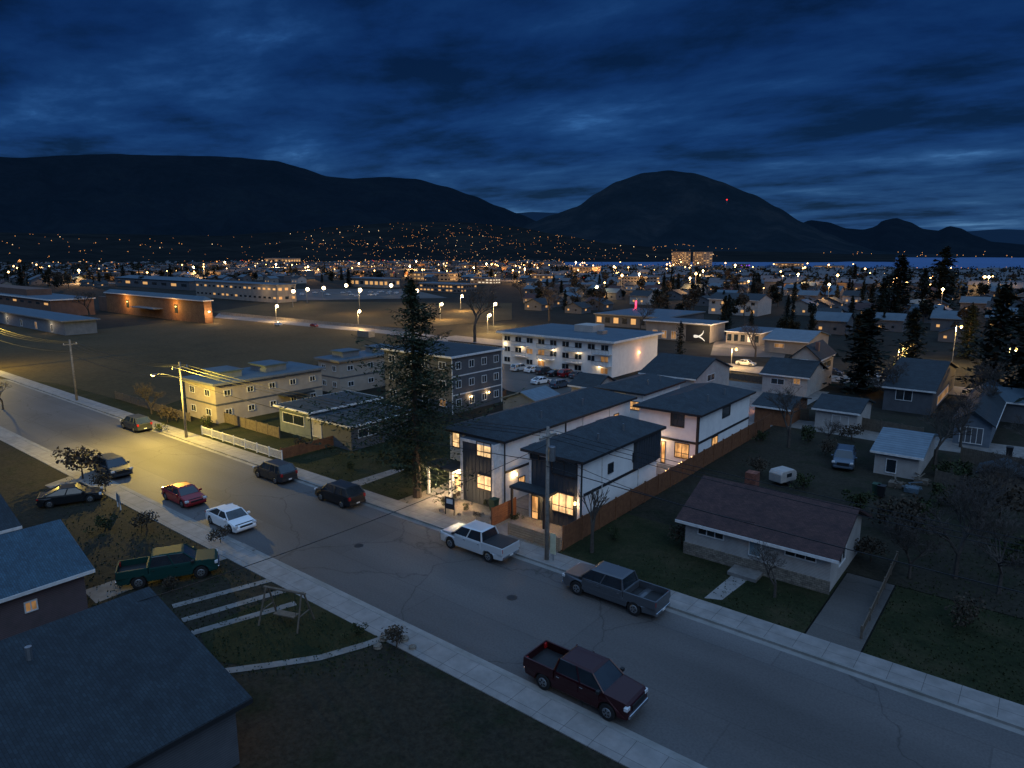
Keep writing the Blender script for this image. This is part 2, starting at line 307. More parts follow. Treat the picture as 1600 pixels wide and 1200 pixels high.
pp=[P(a,b_) for a,b_ in((865,411),(900,417),(1200,418.5),(1600,421),(2400,424),(2400,401),(1600,401.5),(1300,402),(1000,402.5),(880,405))]
struct(MB().poly([(p.x,p.y,.4) for p in pp]).build('lake',WATER),'blue lake beyond the town','lake')
# ---------------------------------------------------------------- mountains
def prof(pts,x):
    if x<=pts[0][0]: return pts[0][1]
    for (a,b_),(c,d) in zip(pts,pts[1:]):
        if x<=c:
            k=(x-a)/(c-a); k=k*k*(3-2*k)*.5+k*.5; return b_+(d-b_)*k
    return pts[-1][1]
def hgt(pts,px,r0,r1,rb,r,rough=.1):
    py=prof(pts,px); d=ray(px,py); hl=math.hypot(d.x,d.y); top=H+r1*d.z/hl
    if r<=r1: k=(r-r0)/(r1-r0); f=max(0,k)**1.15
    else: k=1-(r-r1)/(rb-r1); f=max(0,k)
    nn=noise.fractal(Vector((px*.012,r*.0016,3.3)),1.,2.,6)
    rid=abs(noise.noise(Vector((px*.011,r*.0007,9))))
    z=top*f
    if 0<f<1: z+=top*(nn*rough*1.3-rid*rough*1.6)*sin(pi*min(1,f))
    if f>=.999: z+=top*.018*nn
    return z
def pos(px,r):
    d=ray(px,395); hl=math.hypot(d.x,d.y); return d.x/hl*r,d.y/hl*r
def mountain(name,pts,r0,r1,rb,m,label,x0=-700,x1=2300,step=8,rows=34,rough=.1):
    b=MB(); cols=int((x1-x0)/step)+1; rs=[r0+(r1-r0)*j/(rows-8) for j in range(rows-7)]+[r1+(rb-r1)*j/7 for j in range(1,8)]
    for r in rs:
        for i in range(cols):
            px=x0+i*step; x,y=pos(px,r); b.v.append((x,y,max(-5,hgt(pts,px,r0,r1,rb,r,rough))-.5))
    for j in range(len(rs)-1):
        for i in range(cols-1): n=j*cols+i; b.f.append((n,n+1,n+cols+1,n+cols))
    return struct(b.build(name,m,smooth=True),label,'mountain')
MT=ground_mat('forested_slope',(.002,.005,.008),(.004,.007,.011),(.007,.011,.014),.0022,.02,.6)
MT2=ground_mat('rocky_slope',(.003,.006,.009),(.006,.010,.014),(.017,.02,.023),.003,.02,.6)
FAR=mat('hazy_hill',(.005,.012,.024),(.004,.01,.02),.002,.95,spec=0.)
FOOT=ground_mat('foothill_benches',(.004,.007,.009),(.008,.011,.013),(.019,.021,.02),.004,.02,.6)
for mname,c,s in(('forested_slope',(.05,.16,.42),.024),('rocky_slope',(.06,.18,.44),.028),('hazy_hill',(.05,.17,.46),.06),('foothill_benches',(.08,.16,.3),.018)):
    bb=MATS[mname].node_tree.nodes['Principled BSDF']; bb.inputs['Emission Color'].default_value=(*c,1); bb.inputs['Emission Strength'].default_value=s; bb.inputs['Specular IOR Level'].default_value=0  # faint blue emission put into the slope colours to imitate air haze
PL=[(-700,262),(-200,252),(0,246),(180,243),(300,243),(380,247),(440,252),(480,262),(520,275),(560,279),(610,276),(650,280),(700,292),(740,305),(780,322),(810,333),(850,350),(900,372),(950,393),(1000,396)]
PM=[(700,397),(780,375),(830,348),(860,336),(900,323),(930,302),(960,284),(1000,271),(1040,266),(1075,271),(1120,284),(1170,303),(1210,324),(1250,347),(1290,364),(1330,380),(1370,392),(1420,397)]
PC=[(600,397),(700,350),(780,335),(830,331),(880,333),(930,345),(1000,397)]
PR=[(1180,397),(1240,352),(1262,344),(1290,347),(1320,357),(1345,359),(1362,355),(1375,344),(1395,340),(1415,346),(1440,358),(1462,360),(1478,353),(1495,356),(1520,368),(1550,378),(1600,382),(1800,372),(2300,366)]
PR2=[(1250,397),(1330,372),(1430,372),(1500,362),(1560,358),(1640,362),(2300,350)]
PF=[(-700,364),(0,363),(200,366),(350,368),(450,362),(550,352),(640,346),(720,347),(800,353),(870,366),(950,380),(1040,388),(1120,392),(1250,394),(1320,397),(2300,397)]
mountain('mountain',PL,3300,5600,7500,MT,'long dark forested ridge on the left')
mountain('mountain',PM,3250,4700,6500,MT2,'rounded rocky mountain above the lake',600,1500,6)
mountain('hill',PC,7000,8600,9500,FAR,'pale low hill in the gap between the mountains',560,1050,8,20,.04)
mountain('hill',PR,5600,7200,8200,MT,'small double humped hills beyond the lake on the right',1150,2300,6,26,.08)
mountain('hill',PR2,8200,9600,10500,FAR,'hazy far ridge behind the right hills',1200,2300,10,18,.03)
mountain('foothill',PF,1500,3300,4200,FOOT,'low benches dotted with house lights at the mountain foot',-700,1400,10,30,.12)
bw,bh,br,bb_,b0=MB(),MB(),MB(),MB(),MB()
for i in range(560):
    px=random.choice([random.gauss(660,110),random.uniform(-60,1150),random.gauss(760,150)])
    if px>1150 or px<-80: continue
    r=random.uniform(1600,2600) if random.random()<.7 else random.uniform(2500,3250)
    z=hgt(PF,px,1500,3300,4200,r,.12)+2.5; x,y=pos(px,r)
    k=random.random(); s=r*random.uniform(.0003,.0005); (b0 if k<.6 else bw if k<.9 else bh).octa((x,y,z),s*(1 if k<.9 else 1.25))
for i in range(3000):
    px=random.choice([random.uniform(-80,1650),random.gauss(800,250),random.gauss(560,150)])
    r=random.uniform(460,1500) if random.random()<.75 else random.uniform(1500,2300)
    if px>880 and r>960: continue
    if px<800 and r<540: continue
    x,y=pos(px,r)
    if noise.noise(Vector((x*.006,y*.006,1.)))<-.05+random.random()*.1-.1: continue
    s=r*min(.0019,.00026+.00018*random.expovariate(.9)); k=random.random()
    (b0 if k<.25 else bw if k<.7 else bh if k<.95 else br if k<.98 else bb_).octa((x,y,random.uniform(2,6)),s)
for i in range(26):
    px=random.uniform(1270,1600); x,y=pos(px,3420); bw.octa((x,y,random.uniform(3,25)),1.3)
for i in range(40):
    px=random.gauss(990,80); z=hgt(PM,px,3250,4700,6500,3450)+4; x,y=pos(px,3450); bw.octa((x,y,z),1.2)
tag(bw.build('town_lights',WARM1),'countless tiny orange lights across the distant town and benches','lights',kind='stuff')
tag(b0.build('town_lights',WARM0),'countless faint amber lights across the distant benches','lights',kind='stuff')
tag(bh.build('town_lights',WARM2),'countless tiny white lights across the distant town','lights',kind='stuff')
tag(br.build('town_lights',REDL),'scattered tiny red lights in the distant town','lights',kind='stuff')
tag(bb_.build('town_lights',BLUEL),'scattered tiny blue lights in the distant town','lights',kind='stuff')
x,y=pos(1131,4300); mst=thing('beacon_mast','red beacon mast on the shoulder of the rocky mountain','mast',(x,y,hgt(PM,1131,3250,4700,6500,4300)))
MB().tube((0,0,-5),(0,0,22),1,.6).build('mast',METAL,mst); MB().octa((0,0,24),5).build('beacon',REDL,mst)
# ---------------------------------------------------------------- buildings
class Bd:
    def __init__(s,name,label,cat,px,py,h,lpx,rpx,wall,group=None,loc=None,w=None,d=None):
        if loc is None:
            p=P(px,py,h); s.w=solve(p,Vector((-1,0,0)),lpx); s.d=solve(p,Vector((0,1,0)),rpx); s.x,s.y=p.x,p.y
        else: s.x,s.y=loc; s.w=w; s.d=d
        s.h=h; s.r=thing(name,label,cat,(s.x,s.y,0),0,group)
        s.wall=MB().box(-s.w,0,0,s.d,0,h).build('wall',wall,s.r)
    def openi(s,face,u0,u1,z0,z1,pane,frame=TRIM,name='window',mull=1,fw=.07,simple=False):
        def bx(b,a0,a1,c0,c1,d0,d1):
            if face=='F': b.box(a0,a1,-d1,-d0,c0,c1)
            else: b.box(d0,d1,a0,a1,c0,c1)
            return b
        if simple: return bx(MB(),u0,u1,z0,z1,.005,.05).build(name,pane,s.r)
        f=MB(); bx(f,u0-fw,u0,z0-fw,z1+fw,.004,.07); bx(f,u1,u1+fw,z0-fw,z1+fw,.004,.07); bx(f,u0,u1,z1,z1+fw,.004,.07); bx(f,u0,u1,z0-fw,z0,.004,.085)
        for i in range(mull):
            c=u0+(u1-u0)*(i+1)/(mull+1); bx(f,c-.03,c+.03,z0,z1,.006,.05)
        if pane in(WLIT,WLIT2) and z1-z0<2: bx(f,u0,u1,z0+(z1-z0)*.3,z0+(z1-z0)*.3+.05,.006,.048)
        fo=f.build(name,frame,s.r); bx(MB(),u0,u1,z0,z1,.003,.025).build('pane',pane,fo); return fo
    def W(s,face,x0,y0,x1,y1,pane,frame=TRIM,name='window',mull=1,simple=False,dz=0):
        ym=(y0+y1)/2; xm=(x0+x1)/2
        if face=='F':
            a=onY(x0,ym,s.y).x-s.x; c=onY(x1,ym,s.y).x-s.x; z1=onY(xm,y0,s.y).z; z0=onY(xm,y1,s.y).z; a=max(a,-s.w+.1); c=min(c,-.1)
        else:
            a=onX(x0,ym,s.x).y-s.y; c=onX(x1,ym,s.x).y-s.y; z1=onX(xm,y0,s.x).z; z0=onX(xm,y1,s.x).z; a=max(a,.1); c=min(c,s.d-.1)
        z0=max(.12,z0); z1=min(s.h-.1,z1)
        if c-a<.15 or z1-z0<.15: return None
        return s.openi(face,a,c,z0,z1,pane,frame,name,mull,simple=simple)
    def grid(s,face,cols,rows,lit,ww=.55,hh=.5,pl=WFAR,pd=GLASS,simple=True,z0=0):
        D=s.w if face=='F' else s.d; fh=(s.h-z0)/rows
        for i in range(cols):
            for j in range(rows):
                c=D*(i+.5)/cols; hw=D/cols*ww/2; zb=z0+fh*(j+.5-hh/2+.05); zt=zb+fh*hh
                u0,u1=(c-hw,c+hw) if face!='F' else (-c-hw,-c+hw)
                s.openi(face,u0,u1,zb,zt,pl if random.random()<lit else pd,simple=simple)
    def gable(s,axis,ov,rise,m,fas=TRIM,wm=None,th=.16):
        w,d,h=s.w,s.d,s.h; b=MB(); tri=[]
        if axis=='X':
            sl=rise/(d/2); ez=h-ov*sl
            for sg in(0,1):
                ye=-ov if sg==0 else d+ov; ym=d/2
                pts=[(-w-ov,ye,ez),(ov,ye,ez),(ov,ym,h+rise),(-w-ov,ym,h+rise)]
                b.hexa(pts,[(x_,y_,z_+th) for x_,y_,z_ in pts])
            for xx in(-.002,-w+.002): tri.append([(xx,0,h),(xx,d,h),(xx,d/2,h+rise-.01)])
        else:
            sl=rise/(w/2); ez=h-ov*sl
            for sg in(0,1):
                xe=ov if sg==0 else -w-ov; xm=-w/2
                pts=[(xe,-ov,ez),(xe,d+ov,ez),(xm,d+ov,h+rise),(xm,-ov,h+rise)]
                b.hexa(pts,[(x_,y_,z_+th) for x_,y_,z_ in pts])
            for yy in(.002,d-.002): tri.append([(0,yy,h),(-w,yy,h),(-w/2,yy,h+rise-.01)])
        ro=b.build('roof',m,s.r)
        for tr_ in tri: MB().poly(tr_).build('gable_wall',wm or s.wall.data.materials[0],s.r)
        f=MB()
        if axis=='X': f.box(-w-ov,ov,-ov-.04,-ov-.003,ez-.05,ez+th-.01)
        else: f.box(ov+.003,ov+.04,-ov,d+ov,ez-.05,ez+th-.01)
        f.build('fascia',fas,ro); return ro
    def hip(s,ov,rise,m,fas=BAND,th=.22):
        w,d,h=s.w,s.d,s.h; x0,x1,y0,y1=-w-ov,ov,-ov,d+ov; z=h+th; k=min(x1-x0,y1-y0)/2
        if y1-y0>x1-x0: r1=((x0+x1)/2,y0+k,z+rise); r2=((x0+x1)/2,y1-k,z+rise)
        else: r1=(x0+k,(y0+y1)/2,z+rise); r2=(x1-k,(y0+y1)/2,z+rise)
        b=MB(); A,B_,C,D=(x0,y0,z),(x1,y0,z),(x1,y1,z),(x0,y1,z)
        if y1-y0>x1-x0: b.poly([A,B_,r1]); b.poly([B_,C,r2,r1]); b.poly([C,D,r2]); b.poly([D,A,r1,r2])
        else: b.poly([A,B_,r2,r1]); b.poly([B_,C,r2]); b.poly([C,D,r1,r2]); b.poly([D,A,r1])
        ro=b.build('roof',m,s.r); MB().box(x0,x1,y0,y1,h+.002,z-.002).build('fascia',fas,ro)
        for k2 in(.3,.62):
            if d>7: MB().tube((x1-1.4,d*k2,z+.2),(x1-1.4,d*k2,z+rise*.5+.5),.09,.09,8).build('roof_vent',METAL,ro)
        return ro
    def flat(s,ov,m,fas=TRIM,th=.3,par=.0):
        w,d,h=s.w,s.d,s.h
        b=MB().box(-w-ov,ov,-ov,d+ov,h+.003,h+th); ro=b.build('fascia',fas,s.r)
        MB().box(-w-ov+.15,ov-.15,-ov+.15,d+ov-.15,h+th-.1,h+th+.02).build('roof',m,s.r); return ro
    def part(s,name,m,x0,x1,y0,y1,z0,z1,bevel=0,parent=None):
        return MB().box(x0,x1,y0,y1,z0,z1).build(name,m,parent or s.r,bevel=bevel)
def battens(face,u0,u1,z0,z1,d,sp=.4):
    b=MB()
    if face=='F': b.box(u0,u1,-d,-.003,z0,z1)
    else: b.box(.003,d,u0,u1,z0,z1)
    n=int((u1-u0)/sp)
    for i in range(n+1):
        u=u0+.03+(u1-u0-.06)*i/n
        if face=='F': b.box(u-.025,u+.025,-d-.03,-d,z0,z1)
        else: b.box(d,d+.03,u-.025,u+.025,z0,z1)
    return b
def wall_light(root,loc,power=25,col=(1,.62,.28),r=.06):
    MB().box(loc[0]-.06,loc[0]+.06,loc[1]-.06,loc[1]+.06,loc[2]-.12,loc[2]+.12).build('wall_light',BULB,root)
    addlamp(root,(loc[0],loc[1]-.25,loc[2]),power,col,r)
# --- house A (right, front)
A=Bd('new_house','narrow new two storey house behind the utility pole, black front and white side','house',908,722,5.6,828,1028,WHITE)
A.hip(.55,1.15,SHING)
bt=battens('F',-A.w+.22,-.22,.05,A.h-.24,.05).build('board_siding',DARKS,A.r)
b=MB().box(-.22,.0,-.1,-.003,.05,A.h-.02); b.box(-A.w,-A.w+.22,-.1,-.003,.05,A.h-.02); b.box(-A.w+.22,-.22,-.1,-.003,A.h-.24,A.h-.02); b.build('corner_trim',TRIM,A.r)
b=MB().box(.003,.06,0.4,A.d,2.75,2.98); b.box(.003,.06,0,.16,0.05,A.h-.02); b.build('trim_band',BAND,A.r)
q0=onX(990,700,A.x).y-A.y; q0=min(q0,A.d-2.5)
battens('X',q0,A.d,2.99,A.h-.02,.32).build('rear_siding',DARKS,A.r)
def fwin(Bx,x0,y0,x1,y1,pane,off=.09,mull=1,frame=BAND):
    o=Bx.W('F',x0,y0,x1,y1,pane,frame,mull=mull)
    if o: o.location.y=-off
    return o
fwin(A,864,714,902,742,GLASS); fwin(A,864,771,897,800,WLIT2,mull=2); fwin(A,831,697,843,716,GLASS,mull=0)
o=A.W('F',833,775,842,812,WLIT,BAND,'door',0); o.location.y=-.09
MB().box(-A.w-.9,-A.w*.42,-1.5,-.1,2.72,2.92).build('porch_canopy',SHING,A.r)
for xx in(-A.w-.75,-A.w*.5): MB().box(xx-.08,xx+.08,-1.42,-1.26,.1,2.72).build('porch_post',BAND,A.r)
wall_light(A.r,(-A.w*.62,-.2,2.2),200,(1,.58,.24)); wall_light(A.r,(-.35,-.2,2.3),35)
for u in(4.,8.):
    if u<A.d-1: A.openi('X',u,u+.7,3.7,4.4,GLASS,BAND,mull=0)
for u in(3.,9.): MB().tube((.06,u,.1),(.06,u,A.h),.045,.045,6).build('downspout',TRIM,A.r)
# --- house B
B=Bd('new_house','long new two storey house with lit tall windows, porch and black front bay','house',787,690,5.6,703,985,WHITE)
B.hip(.55,1.2,SHING)
xb=onY(735,735,B.y).x-B.x
bay=battens('F',xb,-.0,.05,B.h-.02,1.2).build('front_bay',DARKS,B.r)
b=MB().box(-.24,.015,-1.27,-1.203,.05,B.h-.03); b.box(xb,xb+.24,-1.27,-1.203,.05,B.h-.03); b.box(xb+.24,-.24,-1.27,-1.203,B.h-.27,B.h-.03); b.box(.002,.03,-1.2,0,.05,B.h-.03); b.build('corner_trim',TRIM,B.r)
for (x0_,y0_,x1_,y1_) in((746,692,767,713),(746,743,767,764)):
    a=onY(x0_,700,B.y-1.24).x-B.x; c=onY(x1_,700,B.y-1.24).x-B.x; z1=onY(756,y0_,B.y-1.24).z; z0=onY(756,y1_,B.y-1.24).z
    o=B.openi('F',a,c,z0,z1,WLIT2,BAND,mull=1); o.location.y=-1.24
B.W('F',708,674,718,698,WLIT2,BAND,mull=0); o=B.W('F',712,742,724,778,WLIT2,BAND,'door',0)
MB().box(-B.w-.8,xb-.05,-2.3,-.05,2.75,2.95).build('porch_canopy',SHING,B.r)
for xx in(-B.w-.65,xb-.35): MB().box(xx-.09,xx+.09,-2.2,-2.02,.1,2.75).build('porch_post',TRIM,B.r)
MB().box(-B.w-.8,xb-.05,-2.3,-.05,.09,.2).build('porch_slab',CONC2,B.r)
addlamp(B.r,((-B.w+xb)/2,-1.,2.5),650,(1,.7,.38),.12); addlamp(B.r,(-B.w-1.4,-1.5,2.),170,(1,.68,.34),.1); addlamp(B.r,(xb*.5,-2.8,.9),120,(1,.64,.32),.1); addlamp(B.r,((-B.w+xb)/2,-3.2,1.3),200,(1,.68,.36),.1)
MB().box((-B.w+xb)/2-.12,(-B.w+xb)/2+.12,-1.1,-.9,2.62,2.74).build('porch_light',BULBW,B.r)
b=MB().box(.003,.06,0,B.d,2.78,2.98); b.box(.003,.06,0,.16,.05,B.h-.02); b.box(.003,.06,9.,9.2,.05,B.h-.02); b.build('trim_band',BAND,B.r)
for u in(3.5,7.,11,14.5,18): 
    if u<B.d-1: B.openi('X',u,u+.9,3.7,4.5,WLIT if u in(11,18) else GLASS,BAND,mull=0)
for u in(2.,6.,):
    B.openi('X',u,u+.8,.9,1.9,WLIT,BAND,mull=0)
wall_light(B.r,(.2,1.5,2.4),40)
for u in(5.,12.,17.): MB().tube((.07,u,.1),(.07,u,B.h),.045,.045,6).build('downspout',TRIM,B.r)
# --- house C
C_=Bd('new_house','white rear house with black bands and two lit lower windows beside cedar fence','house',1092,650,5.6,999,1172,WHITE)
C_.hip(.5,1.1,SHING)
C_.W('F',1049,643,1069,666,GLASS,BAND); C_.W('F',1055,693,1076,715,WLIT,BAND); C_.W('X',1112,683,1120,700,WLIT,BAND,mull=0); C_.W('X',1129,636,1140,650,GLASS,BAND,mull=0)
C_.W('F',1034,690,1039,722,WLIT,BAND,'door',0)
b=MB().box(.003,.06,0,C_.d,2.72,2.95); b.box(.003,.06,0,.16,.05,C_.h-.02); b.box(-C_.w,.06,-.06,-.003,2.72,2.95); b.box(-.16,.06,-.06,-.003,.05,2.71); b.box(-.16,.06,-.06,-.003,2.96,C_.h-.02); b.build('trim_band',BAND,C_.r)
wall_light(C_.r,(-C_.w*.6,-.2,2.3),80)
# --- D
D_=Bd('new_house','rear two storey house with charcoal hip roof behind the long new house','house',1005,617,5.5,936,1063,WHITE)
D_.hip(.5,1.,SHING); D_.grid('X',3,2,.4,.25,.4,WLIT,GLASS,False); D_.W('F',985,628,1000,640,WLIT,BAND)
# --- bungalow
R_=Bd('bungalow','low bungalow with brown red shingle roof on the corner lawn','house',1300,866,2.75,1072,1347,WHITE2)
R_.gable('X',.55,1.75,SHRED,TRIM,WHITE2)
R_.part('stone_base',STONE,-R_.w-.06,.06,-.07,-.003,.0,.95)
R_.W('F',1092,812,1131,838,GLASS,TRIM,mull=2); R_.W('F',1228,844,1276,872,GLASS,TRIM,mull=2); R_.W('F',1196,838,1206,852,GLASS,TRIM,mull=0)
o=R_.W('F',1172,830,1189,868,mat('door_blue',(.2,.28,.32)),TRIM,'door',0)
R_.part('steps',CONC2,-R_.w*.62,-R_.w*.42,-1.4,-.08,.09,.35,.03)
R_.part('chimney',mat('red_brick',(.25,.09,.06),None,3,.9,kind='brick',sc2=3),-R_.w*.75,-R_.w*.75+.8,R_.d*.55,R_.d*.55+.8,3.5,5.4)
R_.openi('X',2.,3.6,1.2,2.1,GLASS,TRIM)
# --- modern flats on left
def modern(label,px,py,h,l,r,nb,cols):
    m=Bd('flat_roofed_building',label,'apartment building',px,py,h,l,r,CREAM)
    m.flat(.45,SHBLU,FASC,.28); m.grid('X',cols,2,0.03,.25,.26,WDIM,GLASS,False); m.grid('F',2,2,.0,.3,.3,WDIM,GLASS,False)
    for i in range(nb):
        y=m.d*(.12+.42*i); MB().box(-m.w*.8,-m.w*.3,y,y+m.d*.2,h+.28,h+1.1).build('roof_house',BLUW,m.r); MB().box(-m.w*.8-.2,-m.w*.3+.2,y-.2,y+m.d*.2+.2,h+1.102,h+1.25).build('roof_cap',SHBLU,m.r)
    b=MB().box(-m.w-.03,.05,-.05,-.003,h*.48,h*.52); b.box(.003,.05,-.0,m.d,h*.48,h*.52); b.build('band',GREYW,m.r)
    m.part('side_canopy',SHING,.0,1.6,m.d*.55,m.d*.85,h*.46,h*.5)
    return m
M1=modern('cream two storey flat roofed building with two rooftop boxes behind the street light',335,603,4.9,288,502,2,5)
M2=modern('cream flat roofed building directly left of the spruce, further back',530,566,4.9,497,650,2,4)
# grey townhouse
T=Bd('townhouse','grey three storey townhouse with white trim right behind the spruce','townhouse',705,560,7.5,600,784,GREYW)
T.flat(.35,SHING,TRIM,.25); T.grid('X',4,3,.05,.35,.36,WDIM,GLASS,False); T.grid('F',4,3,.05,.35,.36,WDIM,GLASS,False)
b=MB()
for z in(2.5,5.): b.box(.003,.05,0,T.d,z-.07,z+.07)
b.box(.003,.07,0,.15,0,T.h-.01); b.box(.003,.07,T.d-.15,T.d,0,T.h-.01); b.build('trim_band',TRIM,T.r)
for k in(.35,.7): wall_light(T.r,(.25,T.d*k,1.9),30)
S1=Bd('low_house','low blue grey house with flat dark roof and white door left of the spruce','house',484,646,3.1,436,590,BLUW)
S1.flat(.5,SHING,TRIM,.2); S1.W('F',443,648,475,662,GLASS); S1.W('X',510,646,540,662,GLASS,TRIM); 
S2=Bd('low_garage','low garage with dark flat roof in front of the blue grey house','garage',548,668,2.7,487,645,GREYW)
S2.flat(.4,SHING,TRIM,.2); S2.W('F',489,655,502,682,WHITE2,TRIM,'door',0); S2.W('X',560,668,590,680,GLASS,TRIM)
K=Bd('shed','shed with pale ribbed metal roof beside the parking lot','shed',845,632,2.4,786,880,BLUW); K.gable('Y',.3,1.1,METALR)
# apartment block
AP=Bd('apartment_block','three storey white apartment block with balconies and big flat blue roof','apartment building',957,536,6.0,785,1028,WHITE)
AP.flat(.9,SHBLU,TRIM,.35)
AP.part('roof_house',WHITE2,-AP.w*.55,-AP.w*.38,AP.d*.5,AP.d*.75,6.36,7.6); AP.part('roof_house',METAL,-AP.w*.3,-AP.w*.25,AP.d*.4,AP.d*.5,6.36,7.)
for j in range(3):
    for i in range(9):
        u=-AP.w*(i+.55)/9
        if j==0 and i%3==1: continue
        AP.openi('F',u-.7,u+.7,j*2+.6,j*2+1.5,random.choice([WDIM,GLASS,GLASS,GLASS,GLASS,GLASS,GLASS]),TRIM,mull=1,fw=.05)
for j in(1,2):
    for i in range(4):
        u=-AP.w*(i+.3)/4.1; sl=MB().box(u-1.7,u+1.7,-1.1,-.08,j*2.-.05,j*2.+.06).build('balcony',TRIM,AP.r)
        rb=MB().box(u-1.7,u+1.7,-1.1,-1.05,j*2+.75,j*2+.82)
        for k in range(13): rb.box(u-1.68+k*.275,u-1.65+k*.275,-1.09,-1.06,j*2+.06,j*2+.75)
        rb.build('railing',BAND,sl)
for u,z in((-AP.w*.97,4),(-AP.w*.8,3.8),(-AP.w*.5,3.8),(-AP.w*.28,3.8),(-AP.w*.62,1.7),(-AP.w*.1,1.7)): wall_light(AP.r,(u,-.2,z),32,(1,.74,.42))
MB().box(.1,.22,AP.d*.55,AP.d*.55+.2,3.2,3.5).build('wall_light',BULB,AP.r); addlamp(AP.r,(.9,AP.d*.55,3.2),80,(1,.4,.15))
def gh(label,px,py,h,l,r,wall,roof,axis,rise,name='house',cat='house',wins=(),fas=TRIM,ov=.4,gr=None):
    g=Bd(name,label,cat,px,py,h,l,r,wall,gr); g.gable(axis,ov,rise,roof,fas,wall)
    for a in wins: g.W(*a)
    return g
E1=gh('white house with dark gabled roof behind the new houses',1085,592,3.3,1003,1140,WHITE2,SHDRK,'X',2.1,wins=(('X',1105,585,1116,594,GLASS),('F',1020,580,1040,588,WDIM)))
gh('small dark roofed house right beside the apartment block',930,606,3,893,962,WHITE2,SHDRK,'X',1.2,wins=(('F',905,608,920,615,GLASS),))
gh('white two storey gabled house with chimney on the right',1280,560,5.2,1238,1303,WHITE2,SHDRK,'Y',1.7,wins=(('F',1250,562,1262,572,WDIM),('X',1285,565,1297,575,GLASS))).part('chimney',mat('chimney_brick',(.2,.1,.08)),-1.2,-.7,2,2.6,5.3,7.4)
gh('low house with dark roof just left of the two storey gabled house',1262,590,3,1192,1290,WHITE2,SHDRK,'X',1.7,wins=(('F',1205,592,1225,600,GLASS),('F',1240,592,1250,600,WDIM)))
gh('house with pale teal roof across the back street',1262,535,2.8,1195,1295,DCREAM,METALR,'X',1.5,wins=(('F',1210,537,1225,543,WDIM),))
gh('white garage with dark roof behind the back lane fence',1340,646,2.6,1275,1362,WHITE2,SHDRK,'X',1.,'garage','garage',(('F',1300,650,1325,670,WHITE2,TRIM,'door'),))
gh('dark roofed house with gable above the yards on the right',1458,612,3.2,1382,1494,GREYW,SHDRK,'X',2.4,wins=(('F',1400,610,1425,625,GLASS),('X',1465,612,1480,622,WDIM)))
gh('grey garage with gabled roof at the right side lane',1550,664,2.7,1492,1573,BLUW,SHDRK,'Y',1.2,'garage','garage',(('F',1500,668,1535,692,GREYW,TRIM,'door',3),))
gh('small white shed with pale roof among the back yards',1437,715,2.3,1368,1462,WHITE2,METALR,'X',1.1,'shed','shed',(('F',1385,718,1400,738,GLASS,TRIM,'door',0),))
gh('low dark shed behind the fence left of the white garage',1232,640,2.3,1180,1262,CEDAR,SHDRK,'X',.8,'shed','shed')
p=P(1640,668); g=Bd('outbuilding','dark outbuilding with pale blue roof at the right edge of the lane','shed',0,0,2.6,0,0,GREYW,None,(p.x,p.y),7,6); g.gable('X',.3,1.2,SHBLU)
p=P(1600,790); g=Bd('garden_shed','small dark garden shed at the right edge of the picture','shed',0,0,2.2,0,0,OLDW,None,(p.x,p.y),3.4,3.); g.gable('Y',.25,.8,SHDRK)
# mural building, forecourt
Q=Bd('mural_building','pale commercial building with white curling sign on a black wall','commercial building',1110,508,4.3,1010,1133,DCREAM)
Q.flat(.6,SHBLU,TRIM,.25)
pn=Q.W('F',1072,509,1109,541,BAND,BAND,'sign_panel',0)
cu=MB(); ax=onY(1091,525,Q.y); pr=None; cx0=ax.x-Q.x; cz0=ax.z
for i in range(30):
    k=i/29; q=Vector((cx0+1.5*cos(k*pi*1.9+.4)*(1-.35*k)+.3, -.12, cz0+1.15*(k-.5)*1.9+.5*sin(k*pi*2.2)))
    if pr: cu.tube(pr,q,.06+.2*sin(pi*k),.06+.2*sin(pi*k),5)
    pr=q
cu.build('curling_emblem',emis('lit_emblem',(1,.92,.8),.7,0,1,False),Q.r)
for u in(-Q.w*.85,-Q.w*.7,-Q.w*.55): Q.openi('F',u-.6,u+.6,.4,2.2,WDIM,TRIM)
addlamp(Q.r,(-2.5,-3,3.4),180,(1,.74,.45)); addlamp(Q.r,(3,-1,3.2),450,(1,.62,.28),.2)
Q2=Bd('carport','low canopy building with lit openings on the bright forecourt','building',1188,522,2.8,1135,1218,DCREAM); Q2.flat(.4,SHBLU,TRIM,.2); Q2.grid('F',5,1,.6,.6,.55,WFARW)
addlamp(Q2.r,(-3,-5,3),1000,(1,.62,.3),.3); addlamp(Q2.r,(3,-1,3),600,(1,.62,.3),.3); addlamp(Q2.r,(-9,-4,3),900,(1,.62,.3),.3)
Q3=Bd('long_low_building','long low shop building with flat pale blue roof behind the apartment block','commercial building',1040,498,3.2,930,1100,GREYW); Q3.flat(.4,SHBLU,FASC,.3); Q3.grid('F',8,1,.3)
p=P(993,500); ns=thing('neon_sign','tall thin vertical red neon sign on a mast','sign',(p.x,p.y,0)); MB().box(-.12,.12,.2,.4,0,7.).build('mast',METAL,ns)
zz=hz(p,470); zb=hz(p,494); MB().box(-.3,.2,-.1,.1,zb,zz).build('sign_face',PINK,ns); addlamp(ns,(0,-1.2,(zz+zb)/2),60,(1,.1,.25))
G2=Bd('townhouse_row','big white gabled house with lit lower rooms in the middle distance','house',1185,470,5.2,1108,1206,WHITE2); G2.gable('X',.4,1.8,SHDRK); G2.grid('F',5,2,.6,.35,.35)
